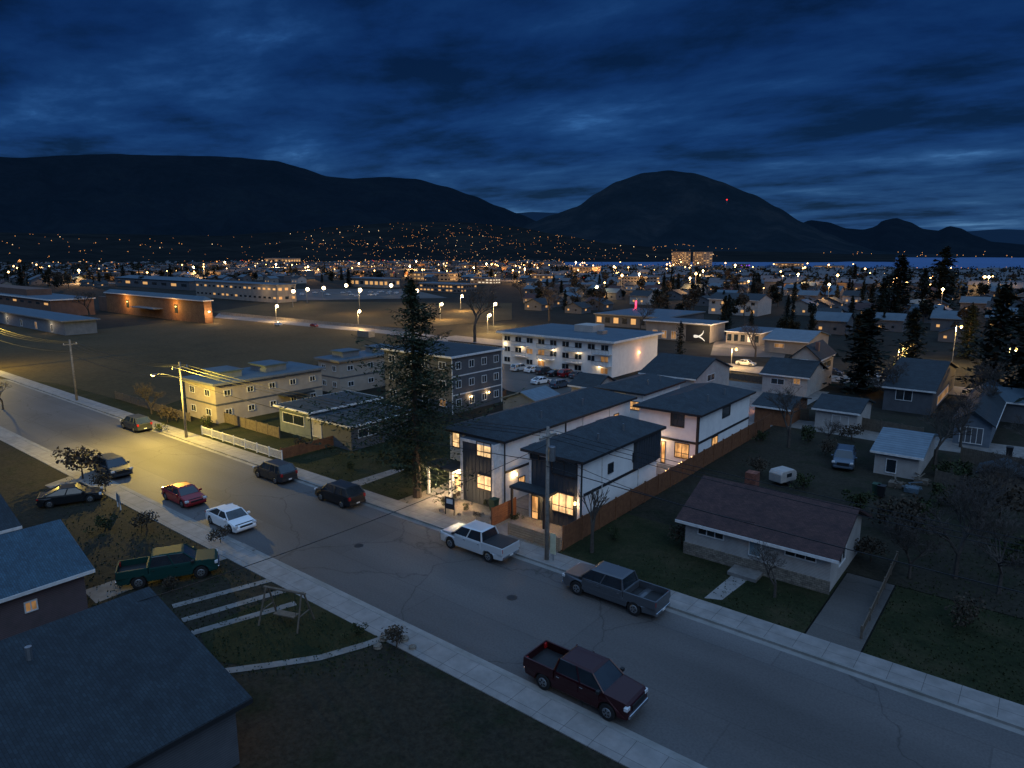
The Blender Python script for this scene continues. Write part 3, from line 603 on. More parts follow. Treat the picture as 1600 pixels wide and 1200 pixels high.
# school
Z1=Bd('school_building','compact school hall with blue grey roof and strongly lit amber brick wall','school building',318,471,6.7,165,330,BRICKW); Z1.hip(.5,1.1,SHBLU,TRIM,.3)
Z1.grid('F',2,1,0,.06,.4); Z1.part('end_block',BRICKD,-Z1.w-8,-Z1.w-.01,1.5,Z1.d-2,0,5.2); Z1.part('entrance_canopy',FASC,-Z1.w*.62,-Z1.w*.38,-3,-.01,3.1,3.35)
for k in(.25,.75): MB().box(-Z1.w*k-.2,-Z1.w*k+.2,-.25,-.01,4.2,4.5).build('wall_light',BULBY,Z1.r); addlamp(Z1.r,(-Z1.w*k,-2.,4.4),1300,(1,.52,.12),.2)
MB().box(.02,.3,Z1.d*.5,Z1.d*.5+.4,3.4,3.7).build('wall_light',BULBW,Z1.r); addlamp(Z1.r,(1.8,Z1.d*.4,3.),1200,(1,.6,.25),.2)
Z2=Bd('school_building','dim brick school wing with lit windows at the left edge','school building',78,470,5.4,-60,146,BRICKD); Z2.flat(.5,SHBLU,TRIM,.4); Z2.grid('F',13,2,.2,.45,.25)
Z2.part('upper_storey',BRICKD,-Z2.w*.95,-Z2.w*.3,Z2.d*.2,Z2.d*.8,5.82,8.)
Z3=Bd('low_school_wing','low grey school wing with flat roof and lit doors at left','school building',100,503,3.6,-60,150,BLUW); Z3.flat(.8,SHBLU,FASC,.3)
for i in range(7): Z3.openi('F',-Z3.w*(.1+.13*i)-.7,-Z3.w*(.1+.13*i)+.7,.5,2.3,WDIM if i%3==1 else GLASS)
for k in(.1,.5): addlamp(Z3.r,(-Z3.w*k,-1.2,2.2),150,(1,.7,.4)); 
Z4=Bd('school_building','long two storey building with rows of lit windows beyond the brick hall','school building',432,446,7.4,305,462,DCREAM); Z4.flat(.3,SHBLU,FASC,.3); Z4.grid('F',18,2,.4,.5,.22,WFAR); Z4.grid('X',3,2,.5,.5,.3)
addlamp(Z4.r,(-8,-5,5),700,(1,.66,.3),.3)
Z5=Bd('school_building','dark roofed hall behind the brick school hall','school building',295,440,5,180,330,GREYW); Z5.hip(.4,1.5,SHBLU); Z5.grid('F',8,1,.4,.5,.3)
def far(label,cx,ytop,ybase,l,r,wall,cols,rows,lit,name='apartment_tower',cat='building',pl=WFAR,g=None):
    p=P(cx,ybase); h=hz(p,ytop); fb=Bd(name,label,cat,0,0,h,0,0,wall,g,loc=(p.x,p.y),w=solve(p,Vector((-1,0,0)),l),d=min(90,solve(p,Vector((0,1,0)),r)))
    fb.flat(.5,SHBLU,FASC,.6); fb.grid('F',cols,rows,lit,.6,.4,pl,GLASS); fb.grid('X',max(2,cols//2),rows,lit,.6,.4,pl,GLASS); return fb
CL=emis('cream_painted_floodlight',(1,.58,.32),.12,.5,.05,False)  # walls glow by emission, imitating floodlight that no lamp throws
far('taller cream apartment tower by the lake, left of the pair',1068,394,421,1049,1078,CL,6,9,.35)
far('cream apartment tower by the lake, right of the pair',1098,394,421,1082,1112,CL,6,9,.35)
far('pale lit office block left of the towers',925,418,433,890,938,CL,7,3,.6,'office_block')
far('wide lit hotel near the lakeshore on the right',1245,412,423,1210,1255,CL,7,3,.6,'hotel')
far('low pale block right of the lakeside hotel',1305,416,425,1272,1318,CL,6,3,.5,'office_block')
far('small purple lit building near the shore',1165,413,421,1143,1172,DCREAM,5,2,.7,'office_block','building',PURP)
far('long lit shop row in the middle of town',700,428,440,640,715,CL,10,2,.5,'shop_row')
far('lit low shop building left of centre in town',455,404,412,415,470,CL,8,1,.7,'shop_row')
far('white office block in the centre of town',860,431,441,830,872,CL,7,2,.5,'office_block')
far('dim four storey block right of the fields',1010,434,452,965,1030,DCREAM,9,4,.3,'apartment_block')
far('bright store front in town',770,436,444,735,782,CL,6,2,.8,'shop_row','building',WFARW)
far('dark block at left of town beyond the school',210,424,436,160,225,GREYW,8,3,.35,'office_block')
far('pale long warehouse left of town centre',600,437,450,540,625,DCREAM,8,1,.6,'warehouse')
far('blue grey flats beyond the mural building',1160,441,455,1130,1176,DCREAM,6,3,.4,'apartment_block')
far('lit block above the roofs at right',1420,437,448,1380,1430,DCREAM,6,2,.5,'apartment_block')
far('dim long block with lit windows behind the far field',720,446,458,650,745,GREYW,12,2,.4,'apartment_block')
far('lit two storey block left of the four storey flats',915,446,460,868,940,DCREAM,9,2,.5,'apartment_block')
# ---------------------------------------------------------------- near-left houses
pc=P(148,888,2.9); TL=Bd('near_house','house with teal shingle roof at the left edge of the near side','house',0,0,2.9,0,0,mat('plum_siding',(.14,.1,.11),(.1,.08,.085),1,.8,kind='planks',sc2=3),None,(pc.x-.45,pc.y-.45-16),8.5,16.)
TL.gable('Y',.45,1.7,SHTEAL,TRIM); TL.openi('X',13.,13.5,1.5,2.,WDIM); TL.openi('X',8,9.4,1.2,2.2,GLASS)
pr_=P(235,922,5.); NR=Bd('near_house','house with large dark shingle roof in the bottom left corner','house',0,0,3.05,0,0,GREYW,None,(pr_.x+8.2,pr_.y-.5-17),8.1,17.)
pts=[(.5,-.5,2.93),(.5,17.5,2.93),(-8.3,17.5,5.),(-8.3,-.5,5.)]
b=MB().hexa(pts,[(x_,y_,z_+.16) for x_,y_,z_ in pts]); ro=b.build('roof',SHDRK,NR.r); MB().box(.503,.54,-.5,17.5,2.86,3.07).build('fascia',BAND,ro)
for yy in(.002,16.998): MB().poly([(0,yy,3.05),(-8.1,yy,3.05),(-8.1,yy,4.94)]).build('gable_wall',GREYW,NR.r)
MB().poly([(-8.098,0,3.05),(-8.098,17,3.05),(-8.098,17,4.94),(-8.098,0,4.94)]).build('upper_wall',GREYW,NR.r)
for k,(xx,yy) in enumerate(((-6.6,12.),(-5.2,9.),(-6,5))): MB().tube((xx,yy,4.2),(xx,yy,5.3),.13,.13,8).build('roof_vent',METAL,NR.r)
b=MB(); b.box(-5.2,-4.4,6.3,7.1,3.9,4.7); b.build('roof_box',METAL,NR.r)
MB().box(-1.,-.86,17.02,17.14,2.1,2.3).build('wall_light',BULB,NR.r); addlamp(NR.r,(-.9,17.5,2.1),28,(1,.42,.14),.1)
p2=P(20,822,3.); T2=Bd('near_house','dark roofed house further along the near side at the left edge','house',0,0,3,0,0,BLUW,None,(p2.x,p2.y-14),9,14); T2.gable('Y',.4,1.6,SHDRK)
p2=P(-90,740,3.); T3=Bd('near_house','second grey house down the near side at far left','house',0,0,3,0,0,WHITE2,None,(p2.x,p2.y-14),9,14); T3.gable('Y',.4,1.6,SHBLU)
# ---------------------------------------------------------------- cars
def car(label,loc,rz,pm,kind='sedan',group=None,name='parked_car',scale=1,bed=BLKP,lights=False):
    D={'sedan':(4.65,1.82,.33,.31),'suv':(4.75,1.92,.37,.30),'pickup':(5.9,2.02,.41,.32),'long_pickup':(6.5,2.05,.43,.325)}[kind]
    Lc,W,r,wf=D; t=thing(name,label,'pickup truck' if 'pickup' in kind else 'car',loc,rz,group); t.scale=(scale,)*3
    xw=[-Lc*wf if 'pick' not in kind else -Lc*.29, Lc*wf]; hl=Lc/2; zb={'sedan':.2,'suv':.28}.get(kind,.38)
    if kind=='sedan': top=[(hl,.45),(hl-.02,.62),(hl-.25,.74),(hl-1.25,.92),(.2,.95),(-hl+1.,.97),(-hl+.1,.98),(-hl,.9),(-hl,.5)]; belt=.93; gl=[(hl-1.15,belt),(.55,1.40),(-.75,1.42),(-hl+.45,.99)]; zr=1.42
    elif kind=='suv': top=[(hl,.5),(hl-.02,.8),(hl-.15,.93),(hl-1.1,1.07),(.3,1.1),(-hl+.3,1.1),(-hl,1.05),(-hl,.5)]; belt=1.08; gl=[(hl-1.1,belt),(.65,1.66),(-1.75,1.68),(-hl+.12,1.1)]; zr=1.68
    else:
        xb=-.15
        top=[(hl,.6),(hl-.02,1.05),(hl-.18,1.16),(hl-1.25,1.25),(xb-.95,1.25),(xb-.951,.86),(-hl+.05,.86),(-hl,.8),(-hl,.55)]; belt=1.24; gl=[(hl-1.3,belt),(hl-2.0,1.86),(xb-.75,1.88),(xb-.93,1.25)]; zr=1.88; xcb=xb-.95
    poly=[(-hl+.08,zb)]
    for x in xw:
        R=r*1.2
        a0=math.asin(max(-1,min(1,(zb-r)/R)))
        for i in range(11):
            a=pi-a0-(pi-2*a0)*i/10; poly.append((x+R*cos(a),r+R*sin(a)))
    poly.append((hl-.08,zb)); poly+=top
    def fn(x,y,z):
        k=1-.05*max(0,(z-.75))/.4; e=max(0,abs(x)-(hl-.55))/.55; return y*k*(1-.13*e*e)
    MB().extr(poly,W/2,-W/2,fn).build('body',pm,t,bevel=.04)
    MB().box(-hl+.2,hl-.2,-W/2+.16,W/2-.16,zb-.03,max(.75,r*2)).build('underbody',BLKP,t)
    wl,wt=W*.455,W*.37
    g=MB(); (a,az),(b2,bz),(c,cz),(d,dz)=gl
    g.hexa([(d,-wl,dz-.02),(a,-wl,az-.02),(a,wl,az-.02),(d,wl,dz-.02)],[(c,-wt,cz),(b2,-wt,bz),(b2,wt,bz),(c,wt,cz)])
    g.build('windows',GLASS,t,bevel=.02)
    MB().hexa([(c-.04,-wt-.02,zr-.03),(b2+.04,-wt-.02,zr-.03),(b2+.04,wt+.02,zr-.03),(c-.04,wt+.02,zr-.03)],[(c+.1,-wt+.1,zr+.045),(b2-.12,-wt+.1,zr+.045),(b2-.12,wt-.1,zr+.045),(c+.1,wt-.1,zr+.045)]).build('roof',pm,t,bevel=.03)
    for s in(-1,1):
        xm=(a+d)/2+.05; xt=(b2+c)/2+.02
        MB().tube((a,s*wl,az),(b2,s*wt,bz),.045,.04,5).build('pillar',pm,t); MB().tube((d,s*wl,dz),(c,s*wt,cz),.07,.05,5).build('pillar',pm,t)
        MB().tube((xm,s*wl,belt),(xt,s*wt,zr),.045,.04,5).build('pillar',pm,t)
        if kind=='suv': MB().tube((-1.35,s*wl,belt),(-1.3,s*wt,zr),.05,.05,5).build('pillar',pm,t)
    for s in(-1,1):
        xs=[a-.35,(a+d)/2+.03,d+.35 if kind!='sedan' else d+.55] if 'pick' not in kind else [a-.2,(a+d)/2+.03,d+.08]
        for i in range(2):
            x1,x0=xs[i]-.02,xs[i+1]+.02
            dd=MB().hexa([(x0,s*W/2*.99-.0,zb+.14),(x1,s*W/2*.99,zb+.14),(x1,s*W/2*.99+s*.014,zb+.14),(x0,s*W/2*.99+s*.014,zb+.14)],[(x0,s*W*.482,belt-.08),(x1,s*W*.482,belt-.08),(x1,s*W*.482+s*.03,belt-.08),(x0,s*W*.482+s*.03,belt-.08)]).build('door',pm,t)
            MB().box(x0+.06,x0+.24,s*W*.5-.03 if s>0 else -W*.5-.02,s*W*.5+.02 if s>0 else -W*.5+.03,belt-.2,belt-.16).build('handle',CHROME if 'pick' in kind else pm,dd)
        for x in xw:
            y0=s*(W/2-.22); y1=s*(W/2+.015); wh=MB().tube((x,y0,r),(x,y1,r),r,r,20).build('wheel',BLK,t,bevel=.02)
            MB().tube((x,y1-s*.01,r),(x,y1+s*.012,r),r*.62,r*.55,14).build('rim',METAL,wh)
            sp_=MB()
            for k in range(5):
                an=k*2*pi/5; sp_.tube((x+cos(an+.6)*r*.2,y1+s*.016,r+sin(an+.6)*r*.2),(x+cos(an+.6)*r*.45,y1+s*.016,r+sin(an+.6)*r*.45),r*.09,r*.07,4)
            sp_.build('hub_slots',BLK,wh)
        zl=.66 if kind=='sedan' else .85 if kind=='suv' else .98
        MB().box(hl-.2,hl+.0,s*W*.42-.2,s*W*.42+.1,zl-.09,zl+.09).build('headlight',HEADL,t,bevel=.03)
        zt=.82 if kind=='sedan' else .95 if kind=='suv' else 1.08
        MB().box(-hl-.015,-hl+.14,s*W*.40-.1,s*W*.40+.12,zt-.14 if kind!='sedan' else zt-.07,zt+.14 if kind!='sedan' else zt+.07).build('taillight',REDL if lights else TAIL,t,bevel=.02)
        MB().box(a-.28,a-.1,s*W/2+(0 if s>0 else -.2),s*W/2+(.2 if s>0 else 0),belt+.0,belt+.17).build('mirror',pm if 'pick' not in kind else BLKP,t,bevel=.03)
    zg=.5 if kind=='sedan' else .72 if kind=='suv' else .85
    MB().box(hl-.06,hl+.02,-W*.28,W*.28,zg-.13,zg+.15).build('grille',BLKP,t)
    zbm=.42 if kind!='pickup' else .55
    MB().box(hl-.1,hl+.07,-W*.43,W*.43,zbm-.1,zbm+.1).build('bumper',CHROME if 'pick' in kind else pm,t,bevel=.04)
    MB().box(-hl-.07,-hl+.1,-W*.43,W*.43,zbm-.1,zbm+.12).build('bumper',CHROME if 'pick' in kind else pm,t,bevel=.04)
    MB().box(-hl-.085,-hl-.06,-.16,.16,zbm+.0,zbm+.12).build('license_plate',TRIM,t)
    if 'pick' in kind:
        for s in(-1,1): MB().hexa([(-hl,s*W/2-s*.1,.8),(xcb-.03,s*W/2-s*.1,.8),(xcb-.03,s*W*.497,.8),(-hl,s*W*.497,.8)],[(-hl+.02,s*W/2-s*.14,1.29),(xcb-.03,s*W/2-s*.14,1.29),(xcb-.03,s*W*.482,1.29),(-hl+.02,s*W*.482,1.29)]).build('bed_side',pm,t,bevel=.02)
        MB().box(-hl-.02,-hl+.07,-W/2+.11,W/2-.11,.8,1.28).build('tailgate',pm,t,bevel=.02)
        MB().box(-hl+.08,xcb-.04,-W/2+.15,W/2-.15,.87,.9).build('bed_floor',bed,t)
        MB().box(xcb-.12,xcb-.03,-W/2+.15,W/2-.15,.9,1.28).build('bed_front',pm,t)
        if bed==BLK: MB().box(-hl+.06,xcb-.03,-W/2+.1,W/2-.1,1.295,1.33).build('bed_cover',BLKP,t)
    return t
def carat(px,Y): 
    p=Vector((0,Y,.5)); return solve(p,Vector((1,0,0)),px)
SIL=paint('silver_paint',(.62,.64,.66)); GRY=paint('graphite_paint',(.09,.1,.115)); REDP=paint('dark_red_paint',(.035,.004,.006)); CRIM=paint('red_paint',(.28,.015,.02)); WHP=paint('white_paint',(.75,.76,.78),.1)
GRN=paint('green_paint',(.006,.04,.036),0,0,.6,.15); BLKC=paint('black_paint',(.010,.012,.015),0,.12,.4,.3); DBL=paint('dark_grey_paint',(.026,.031,.038),0,.2,.4); BLUC=paint('blue_grey_paint',(.08,.11,.15)); DBL2=paint('charcoal_paint',(.016,.02,.025),0,.15,.4)
G_='cars parked along the street'
Z=.01
car('silver pickup truck with black bed cover parked at the far kerb',(carat(748,34.3),34.3,Z),pi,SIL,'pickup',None,'pickup_truck',bed=BLK)
car('dark grey crew cab pickup truck with open bed parked right of the silver truck',(carat(960,34.3),34.3,Z),pi,GRY,'long_pickup',None,'pickup_truck')
car('dark red pickup truck with open bed at the near kerb, bottom centre',(carat(912,25.35),25.35,Z),0,REDP,'pickup',None,'pickup_truck')
car('dark green pickup truck parked on the near side yard',(*P(266,904).xy,.1),RAD(62),GRN,'pickup',None,'pickup_truck')
car('black SUV at the far kerb in front of the spruce',(carat(531,34.3),34.3,Z),pi,BLKC,'suv',G_)
car('black SUV at the far kerb by the end of the white fence',(carat(430,34.3),34.3,Z),pi,DBL2,'suv',G_)
car('dark SUV at the far kerb under the street light',(carat(213,34.3),34.3,Z),pi,DBL,'suv',G_)
car('dark SUV parked at the near kerb on the left',(carat(176,25.3),25.3,Z),0,DBL,'suv',G_)
car('red hatchback in the near lane of the street',(carat(287,26.),26.,Z),0,CRIM,'sedan',G_)
car('white sedan at the near kerb',(carat(360,25.7),25.7,Z),0,WHP,'sedan',G_)
car('black sedan parked on a near side driveway at left',(*P(112,786).xy,.1),RAD(66),BLKC,'sedan')
car('grey SUV parked in the back yards behind the bungalow',(*P(1318,728).xy,.1),RAD(-80),BLUC,'suv')
paints=[DBL,SIL,BLKC,CRIM,WHP,GRY,BLUC]
lot=[(812,580,1),(833,582,4),(851,585,0),(868,588,2),(886,589,3),(903,591,5),(875,606,6),(845,600,4)]
for i,(x_,y_,c) in enumerate(lot):
    nm=['silver','white','dark grey','black','red','graphite','blue grey','second white'][i]
    p=P(x_,y_); car('small %s car in the apartment parking lot'%nm,(p.x,p.y,.11),RAD(80),paints[c],'sedan' if i%2 else 'suv','cars in the apartment parking lot',scale=.75)
for i,(x_,y_,c,nm) in enumerate(((435,509,4,'white'),(491,511,3,'red'))):
    p=P(x_,y_); car('%s car on the narrow road behind the school field'%nm,(p.x,p.y,.15),0,paints[c],'sedan',None,'car',.6,lights=True)
for i,(x_,y_,c,nm) in enumerate(((1357,590,4,'white'),(1300,586,0,'dark'),(1165,572,1,'silver'))):
    p=P(x_,y_); car('%s car on the lamp-lit back street'%nm,(p.x,p.y,.14),0,paints[c],'sedan',None,'parked_car',.75)
proto_car=None
for i in range(20):
    p=P(470+random.uniform(0,150),random.uniform(456,464)); 
    if proto_car is None: proto_car=car('tiny car in the lit parking lot beyond the field',(p.x,p.y,.14),0,SIL,'sedan','cars in the far parking lot',scale=.6)
    else: dup(proto_car,(p.x,p.y,.14),random.choice([0,pi/2]),.6)
p=P(1222,757); tr=thing('camper_trailer','small white trailer parked behind the bungalow','trailer',(p.x,p.y,.1),RAD(70)); tr.scale=(.68,.68,.68)
MB().extr([(-1.6,.5),(1.5,.5),(1.75,1.1),(1.5,1.8),(1.,2.1),(-1.3,2.1),(-1.7,1.7)],1.,-1.).build('body',WHITE2,tr,bevel=.12)
for s in(-1,1): MB().tube((0,s*.85,.32),(0,s*1.05,.32),.32,.32,14).build('wheel',BLK,tr)
MB().box(-.5,.5,-1.03,-1.0,1.2,1.7).build('window',GLASS,tr); MB().tube((1.6,0,.5),(2.5,0,.5),.05,.05).build('hitch',METAL,tr)
# ---------------------------------------------------------------- street poles and wires
def upole(label,x,y,h,trans=False,light=0):
    t=thing('utility_pole',label,'utility pole',(x,y,.1)); MB().tube((0,0,0),(0,0,h),.16,.11,10).build('pole',POLEW,t,smooth=True)
    MB().box(-.08,.08,-.9,.9,h-.75,h-.6).build('crossarm',POLEW,t)
    for yy in(-.8,0,.8): MB().tube((0,yy,h-.6),(0,yy,h-.42),.05,.04,6).build('insulator',TRIM,t)
    if trans: MB().tube((.34,0,h-2.3),(.34,0,h-1.3),.24,.24,12).build('transformer',METAL,t,bevel=.03)
    if light:
        a=MB(); pr=None
        for i in range(7): q=Vector((0,-.1-2.6*i/6,h-1.9+.9*sin(i/6*pi/2))); (a.tube(pr,q,.035,.035,6) if pr else None); pr=q
        a.build('lamp_arm',METAL,t); MB().box(-.13,.13,-3.2,-2.65,h-1.1,h-.96).build('lamp_head',METAL,t); MB().ball((0,-2.95,h-1.13),.14,8,.09).build('lamp',BULBY,t)
        addlamp(t,(0,-3.2,h-1.4),light,(1,.68,.10),.15)
    return t
p=P(852,878); X1=p.x; upole('tall wooden utility pole with grey transformer in front of the new houses',X1,36.,9.5,True)
X2=onY(292,690,36.).x; u2=upole('lit street light on a wooden pole at the left of the street',X2,36.,8.8,False,14500)
X3=onY(122,640,36.).x; upole('bare wooden utility pole further down the street',X3,36.,8.8)
X4=X3-42; upole('distant utility pole at the left end of the street',X4,36.,9,False,14000)
X0=X1+52; upole('utility pole near the right end of the street',X0,36.,9.5)
def wire(label,a,b_,sag,r=.02):
    a=Vector(a);b_=Vector(b_); m=MB(); pr=None
    for i in range(17):
        k=i/16; q=a.lerp(b_,k); q.z-=sag*4*k*(1-k)
        if pr: m.tube(pr,q,r,r,4,False)
        pr=q
    tag(m.build('power_line',BLKP),label,'power line','overhead lines')
XS=[X0,X1,X2,X3,X4]; hs=[9.15,9.15,8.45,8.45,8.6]
for yi,(yy,nm) in enumerate(((-.8,'near'),(0,'middle'),(.8,'far'))):
    for i in range(4):
        wire('%s overhead wire along the %s span of the street poles'%(nm,['right','centre','left','far left'][i]),(XS[i],36+yy,hs[i]),(XS[i+1],36+yy,hs[i+1]),.8)
for i in range(4): wire('thick lower cable along the %s span of the street poles'%['right','centre','left','far left'][i],(XS[i],36-.15,7.2),(XS[i+1],36-.15,6.9),.8,.03)
wire('service wire from the utility pole to the right new house',(X1,36,7.6),(A.x-.3,A.y,5.5),.3)
wire('service wire from the utility pole to the bungalow',(X1,36,7.8),(R_.x-R_.w*.5,R_.y+1,3.2),.6)
wire('long wire from the utility pole over the street to the left',(X1,36,8.4),(NR.x-8,NR.y+15,4.9),.6)
def slamp(label,px,py,h,power,col=(1,.6,.22),bulb=None,group=None,r=.35):
    p=P(px,py); t=thing('street_lamp',label,'street lamp',(p.x,p.y,.1),0,group); MB().tube((0,0,0),(0,0,h),.09,.06,6).build('pole',METAL,t)
    MB().box(-.05,.9,-.06,.06,h-.05,h+.05).build('lamp_arm',METAL,t); MB().ball((.8,0,h-.1),r,8).build('lamp',bulb or BULBW,t)
    if power: addlamp(t,(.8,0,h-.6),power,col,.3)
    return t
GL='lamps around the playing fields'
for lb,x_,yb,yt,pw in (('bright lamp left of the far parking lot',458,480,455,30000),('bright lamp above the middle of the far field',562,490,453,20000),('lamp at the centre of the far parking lot',480,474,452,22000),('lamp right of the far parking lot',650,478,454,26000),('very bright lamp over the right end of the far field',771,510,475,22000),('lamp at the near edge of the far field',762,521,492,9000),('lamp beside the right goal of the far field',688,500,475,8000),('lamp by the road near the brick school hall',327,500,470,5000),('low lamp in the left part of the far field',432,503,478,5000),('lamp between spruce and far field',560,512,486,5000),('lamp by the lot right of the apartment block',930,468,448,14000),('lamp at the back of the far parking lot',610,462,446,30000),('lamp at the left end of the far parking lot',505,468,450,26000),('lamp at the back left of the far parking lot',540,460,446,28000),('lamp beyond the right field goal',720,486,462,12000)):
    p=P(x_,yb); slamp(lb,x_,yb,max(2.5,hz(p,yt)),pw,group=GL,r=(.0022 if pw>18000 else .0016)*p.length+.1)
for lb,x_,yb,yt,pw in (('tall lamp on the back street behind the yards',1487,570,510,6500),('lamp at the far right of the back street',1570,600,545,4500),('lamp on the back street beside the mural building',1142,575,545,2500),('lamp between the houses along the back street',1400,585,545,4500)):
    p=P(x_,yb); slamp(lb,x_,yb,max(2.5,hz(p,yt)),pw,(1,.6,.2),BULBY,'lamps along the back street',.25)
lp=None
for i in range(120):
    px=random.uniform(0,1640) if i%2 else random.gauss(850,280); r=random.uniform(330,930)
    if px<820: r=random.uniform(480,950)
    x,y=pos(px,r)
    if lp is None:
        lp=thing('street_lamp','small glowing lamp among the roofs of the distant town','street lamp',(x,y,0),0,'lamps of the distant town'); MB().tube((0,0,0),(0,0,6),.1,.1,5).build('pole',METAL,lp); MB().octa((0,0,6),.5).build('lamp',BULB,lp)
    else: dup(lp,(x,y,0),0,random.uniform(.7,1.7))
for px,r,pw in ((120,560,40000),(300,640,60000),(480,620,80000),(640,640,90000),(820,520,70000),(960,600,80000),(1100,480,45000),(1250,420,25000),(1400,380,22000),(1550,420,25000),(900,860,180000),(650,950,200000),(350,950,180000),(1150,700,100000),(1080,340,12000),(1300,290,8000),(1480,270,6000),(740,560,60000),(560,800,140000),(1000,400,14000),(430,760,110000),(760,760,120000)):
    x,y=pos(px,r); t=thing('street_lamp','tall bright lamp lighting a block of the distant town','street lamp',(x,y,0),0,'tall lamps of the distant town'); MB().tube((0,0,0),(0,0,9),.12,.1,5).build('pole',METAL,t); MB().octa((0,0,9),.0012*r+.2).build('lamp',BULBW,t); addlamp(t,(0,0,8),pw,(1,.52,.17),.4)
    if r>450: 
        s_=r*.045; rect('parking_lot',x-s_,x+s_,y-s_*.8,y+s_*.8,ROAD2,.14,'paved sheet added under a distant town lamp to show its pool','parking lot')  # paler sheet added because the dark ground would not show the lamp pool
# ---------------------------------------------------------------- fences
def fence(label,p,q,h,m,name='fence',n=None,style='board',z=.09):
    p=Vector((p[0],p[1],0)); q=Vector((q[0],q[1],0)); d=q-p; Ln=d.length; n=n or max(1,round(Ln/2.4)); t=thing(name,label,'fence',(p.x,p.y,z),math.atan2(d.y,d.x))
    st=Ln/n
    for i in range(n+1): MB().box(i*st-.06,i*st+.06,-.06,.06,0,h+.08).build('post',m,t)
    for i in range(n):
        b=MB(); x0,x1=i*st+.065,(i+1)*st-.065
        if style=='board':
            k=max(3,int((x1-x0)/.16)); w_=(x1-x0)/k
            for j in range(k): b.box(x0+j*w_+.006,x0+(j+1)*w_-.006,-.015,.015,.04,h-random.uniform(0,.03))
            b.box(x0,x1,.016,.05,.3,.4); b.box(x0,x1,.016,.05,h-.4,h-.3)
        elif style=='slat':
            k=int(h/.17)
            for j in range(k): b.box(x0,x1,-.015,.015,.05+j*h/k,.05+(j+1)*h/k-.02)
        else:
            b.box(x0,x1,-.02,.02,h-.08,h); b.box(x0,x1,-.02,.02,.12,.18); k=int((x1-x0)/.13)
            for j in range(k): b.box(x0+j*.13,x0+j*.13+.035,-.015,.015,.18,h-.08)
        b.build('panel',m,t)
    return t
fence('long cedar board fence between the new houses and the bungalow',(-25.65,38.),(-25.65,P(1212,672).y),1.8,CEDAR)
fence('low pale slatted timber fence at the sidewalk by the utility pole',(onY(795,842,37.7).x,37.7),(-25.8,37.7),.95,PALEW,style='slat')
fence('short cedar slat screen beside the porch of the right new house',(A.x-A.w-1.,A.y-3.5),(A.x-A.w-1.,A.y-.6),1.5,CEDAR,style='slat')
fence('white metal picket fence along the far sidewalk',(onY(317,688,37.8).x,37.8),(onY(441,722,37.8).x,37.8),1.,TRIM,style='picket')
fence('brown board fence behind the white picket fence',(onY(310,672,42.5).x,42.5),(onY(436,672,42.5).x,42.5),1.3,OLDW)
fence('brown board fence in front of the low garage',(onY(440,722,37.9).x,37.9),(onX(560,700,onY(440,722,37.9).x).x,47),1.2,CEDAR)
fence('low timber fence by the cream flat roofed building',(onY(185,655,40.).x,40.),(onY(300,690,40.).x,40.),1.1,OLDW)
for lb,a,b_ in (('board fence around the white garage yard',(1180,648),(1262,658)),('board fence right of the white garage',(1345,672),(1440,690)),('board fence along the lane at the right edge',(1500,722),(1600,742)),('dark board fence between the back yards on the right',(1460,760),(1600,800)),('cedar fence behind the apartment parking lot',(715,640),(790,622)),('board fence behind the rear new house',(1120,590),(1190,600))):
    fence(lb,P(*a).xy,P(*b_).xy,1.5 if a[1]>640 else 1.1,CEDAR if 'edar' in lb else OLDW)
fence('low timber fence beside the driveway in the bottom right lot',P(1345,1000).xy,P(1400,880).xy,.7,OLDW,style='picket')
a=P(345,492);b_=P(640,520); fence('pale low wall along the school field road',a.xy,b_.xy,.9,CONC2,'wall',8,'slat')
st=MB()
for i in range(14):
    y=60-i*.55; st.octa((-25.85,y,1.75-.12*sin(i%5/4*pi)),.05)
tag(st.build('string_lights',BULB),'string of warm bulbs hanging along the cedar fence','string lights')
l=addlamp(None,(-26.6,57.5,1.6),110,(1,.4,.12),.3); l.name='patio_light'
l=addlamp(None,(-26.9,62,1.6),70,(1,.45,.16),.3); l.name='patio_light'
p=P(1195,640); l=addlamp(None,(p.x,p.y-2,1.8),200,(1,.35,.1),.3); l.name='patio_light'
# walkways
sheet('path',[(1128,940),(1100,937),(1165,883),(1195,888)],CONC,.11,'concrete path to the bungalow door','path')
rect('path',-B.w+B.x-.2,B.x+xb,YF+1.95,B.y-2.2,CONC2,.11,'concrete path to the lit porch','path')
rect('path',A.x-A.w-.6,A.x-A.w*.45,YF+1.95,A.y-1.4,CONC2,.11,'concrete path to the porch of the right new house','path')
for i,(x0_,y0_,x1_,y1_) in enumerate(((270,950,425,908),(285,972,445,925),(300,992,462,945))):
    a=P(x0_,y0_);b_=P(x1_,y1_); d=(b_-a).normalized(); n_=Vector((-d.y,d.x,0))*.28
    struct(MB().poly([(a-n_).to_tuple()[:2]+(.115,),(b_-n_).to_tuple()[:2]+(.115,),(b_+n_).to_tuple()[:2]+(.115,),(a+n_).to_tuple()[:2]+(.115,)]).build('paving_strip',CONC2),'narrow concrete strip, %s of the three in the near yard'%['uppermost','middle','lowest'][i],'paving')
sheet('lawn',[(310,985),(480,915),(610,985),(560,1020),(400,1045),(330,1035)],LAWN,.105,'greener lawn around the wooden swing frame','lawn')
b=MB(); pts=[(345,1052),(420,1042),(500,1030),(570,1010),(625,990)]
for (a,c) in zip(pts,pts[1:]):
    A1,A2,B2,B1=P(a[0],a[1]-4),P(a[0],a[1]+5),P(c[0],c[1]+5),P(c[0],c[1]-4); b.poly([(v.x,v.y,.118) for v in(A2,B2,B1,A1)])
struct(b.build('path',CONC2),'curved concrete path below the swing frame','path')
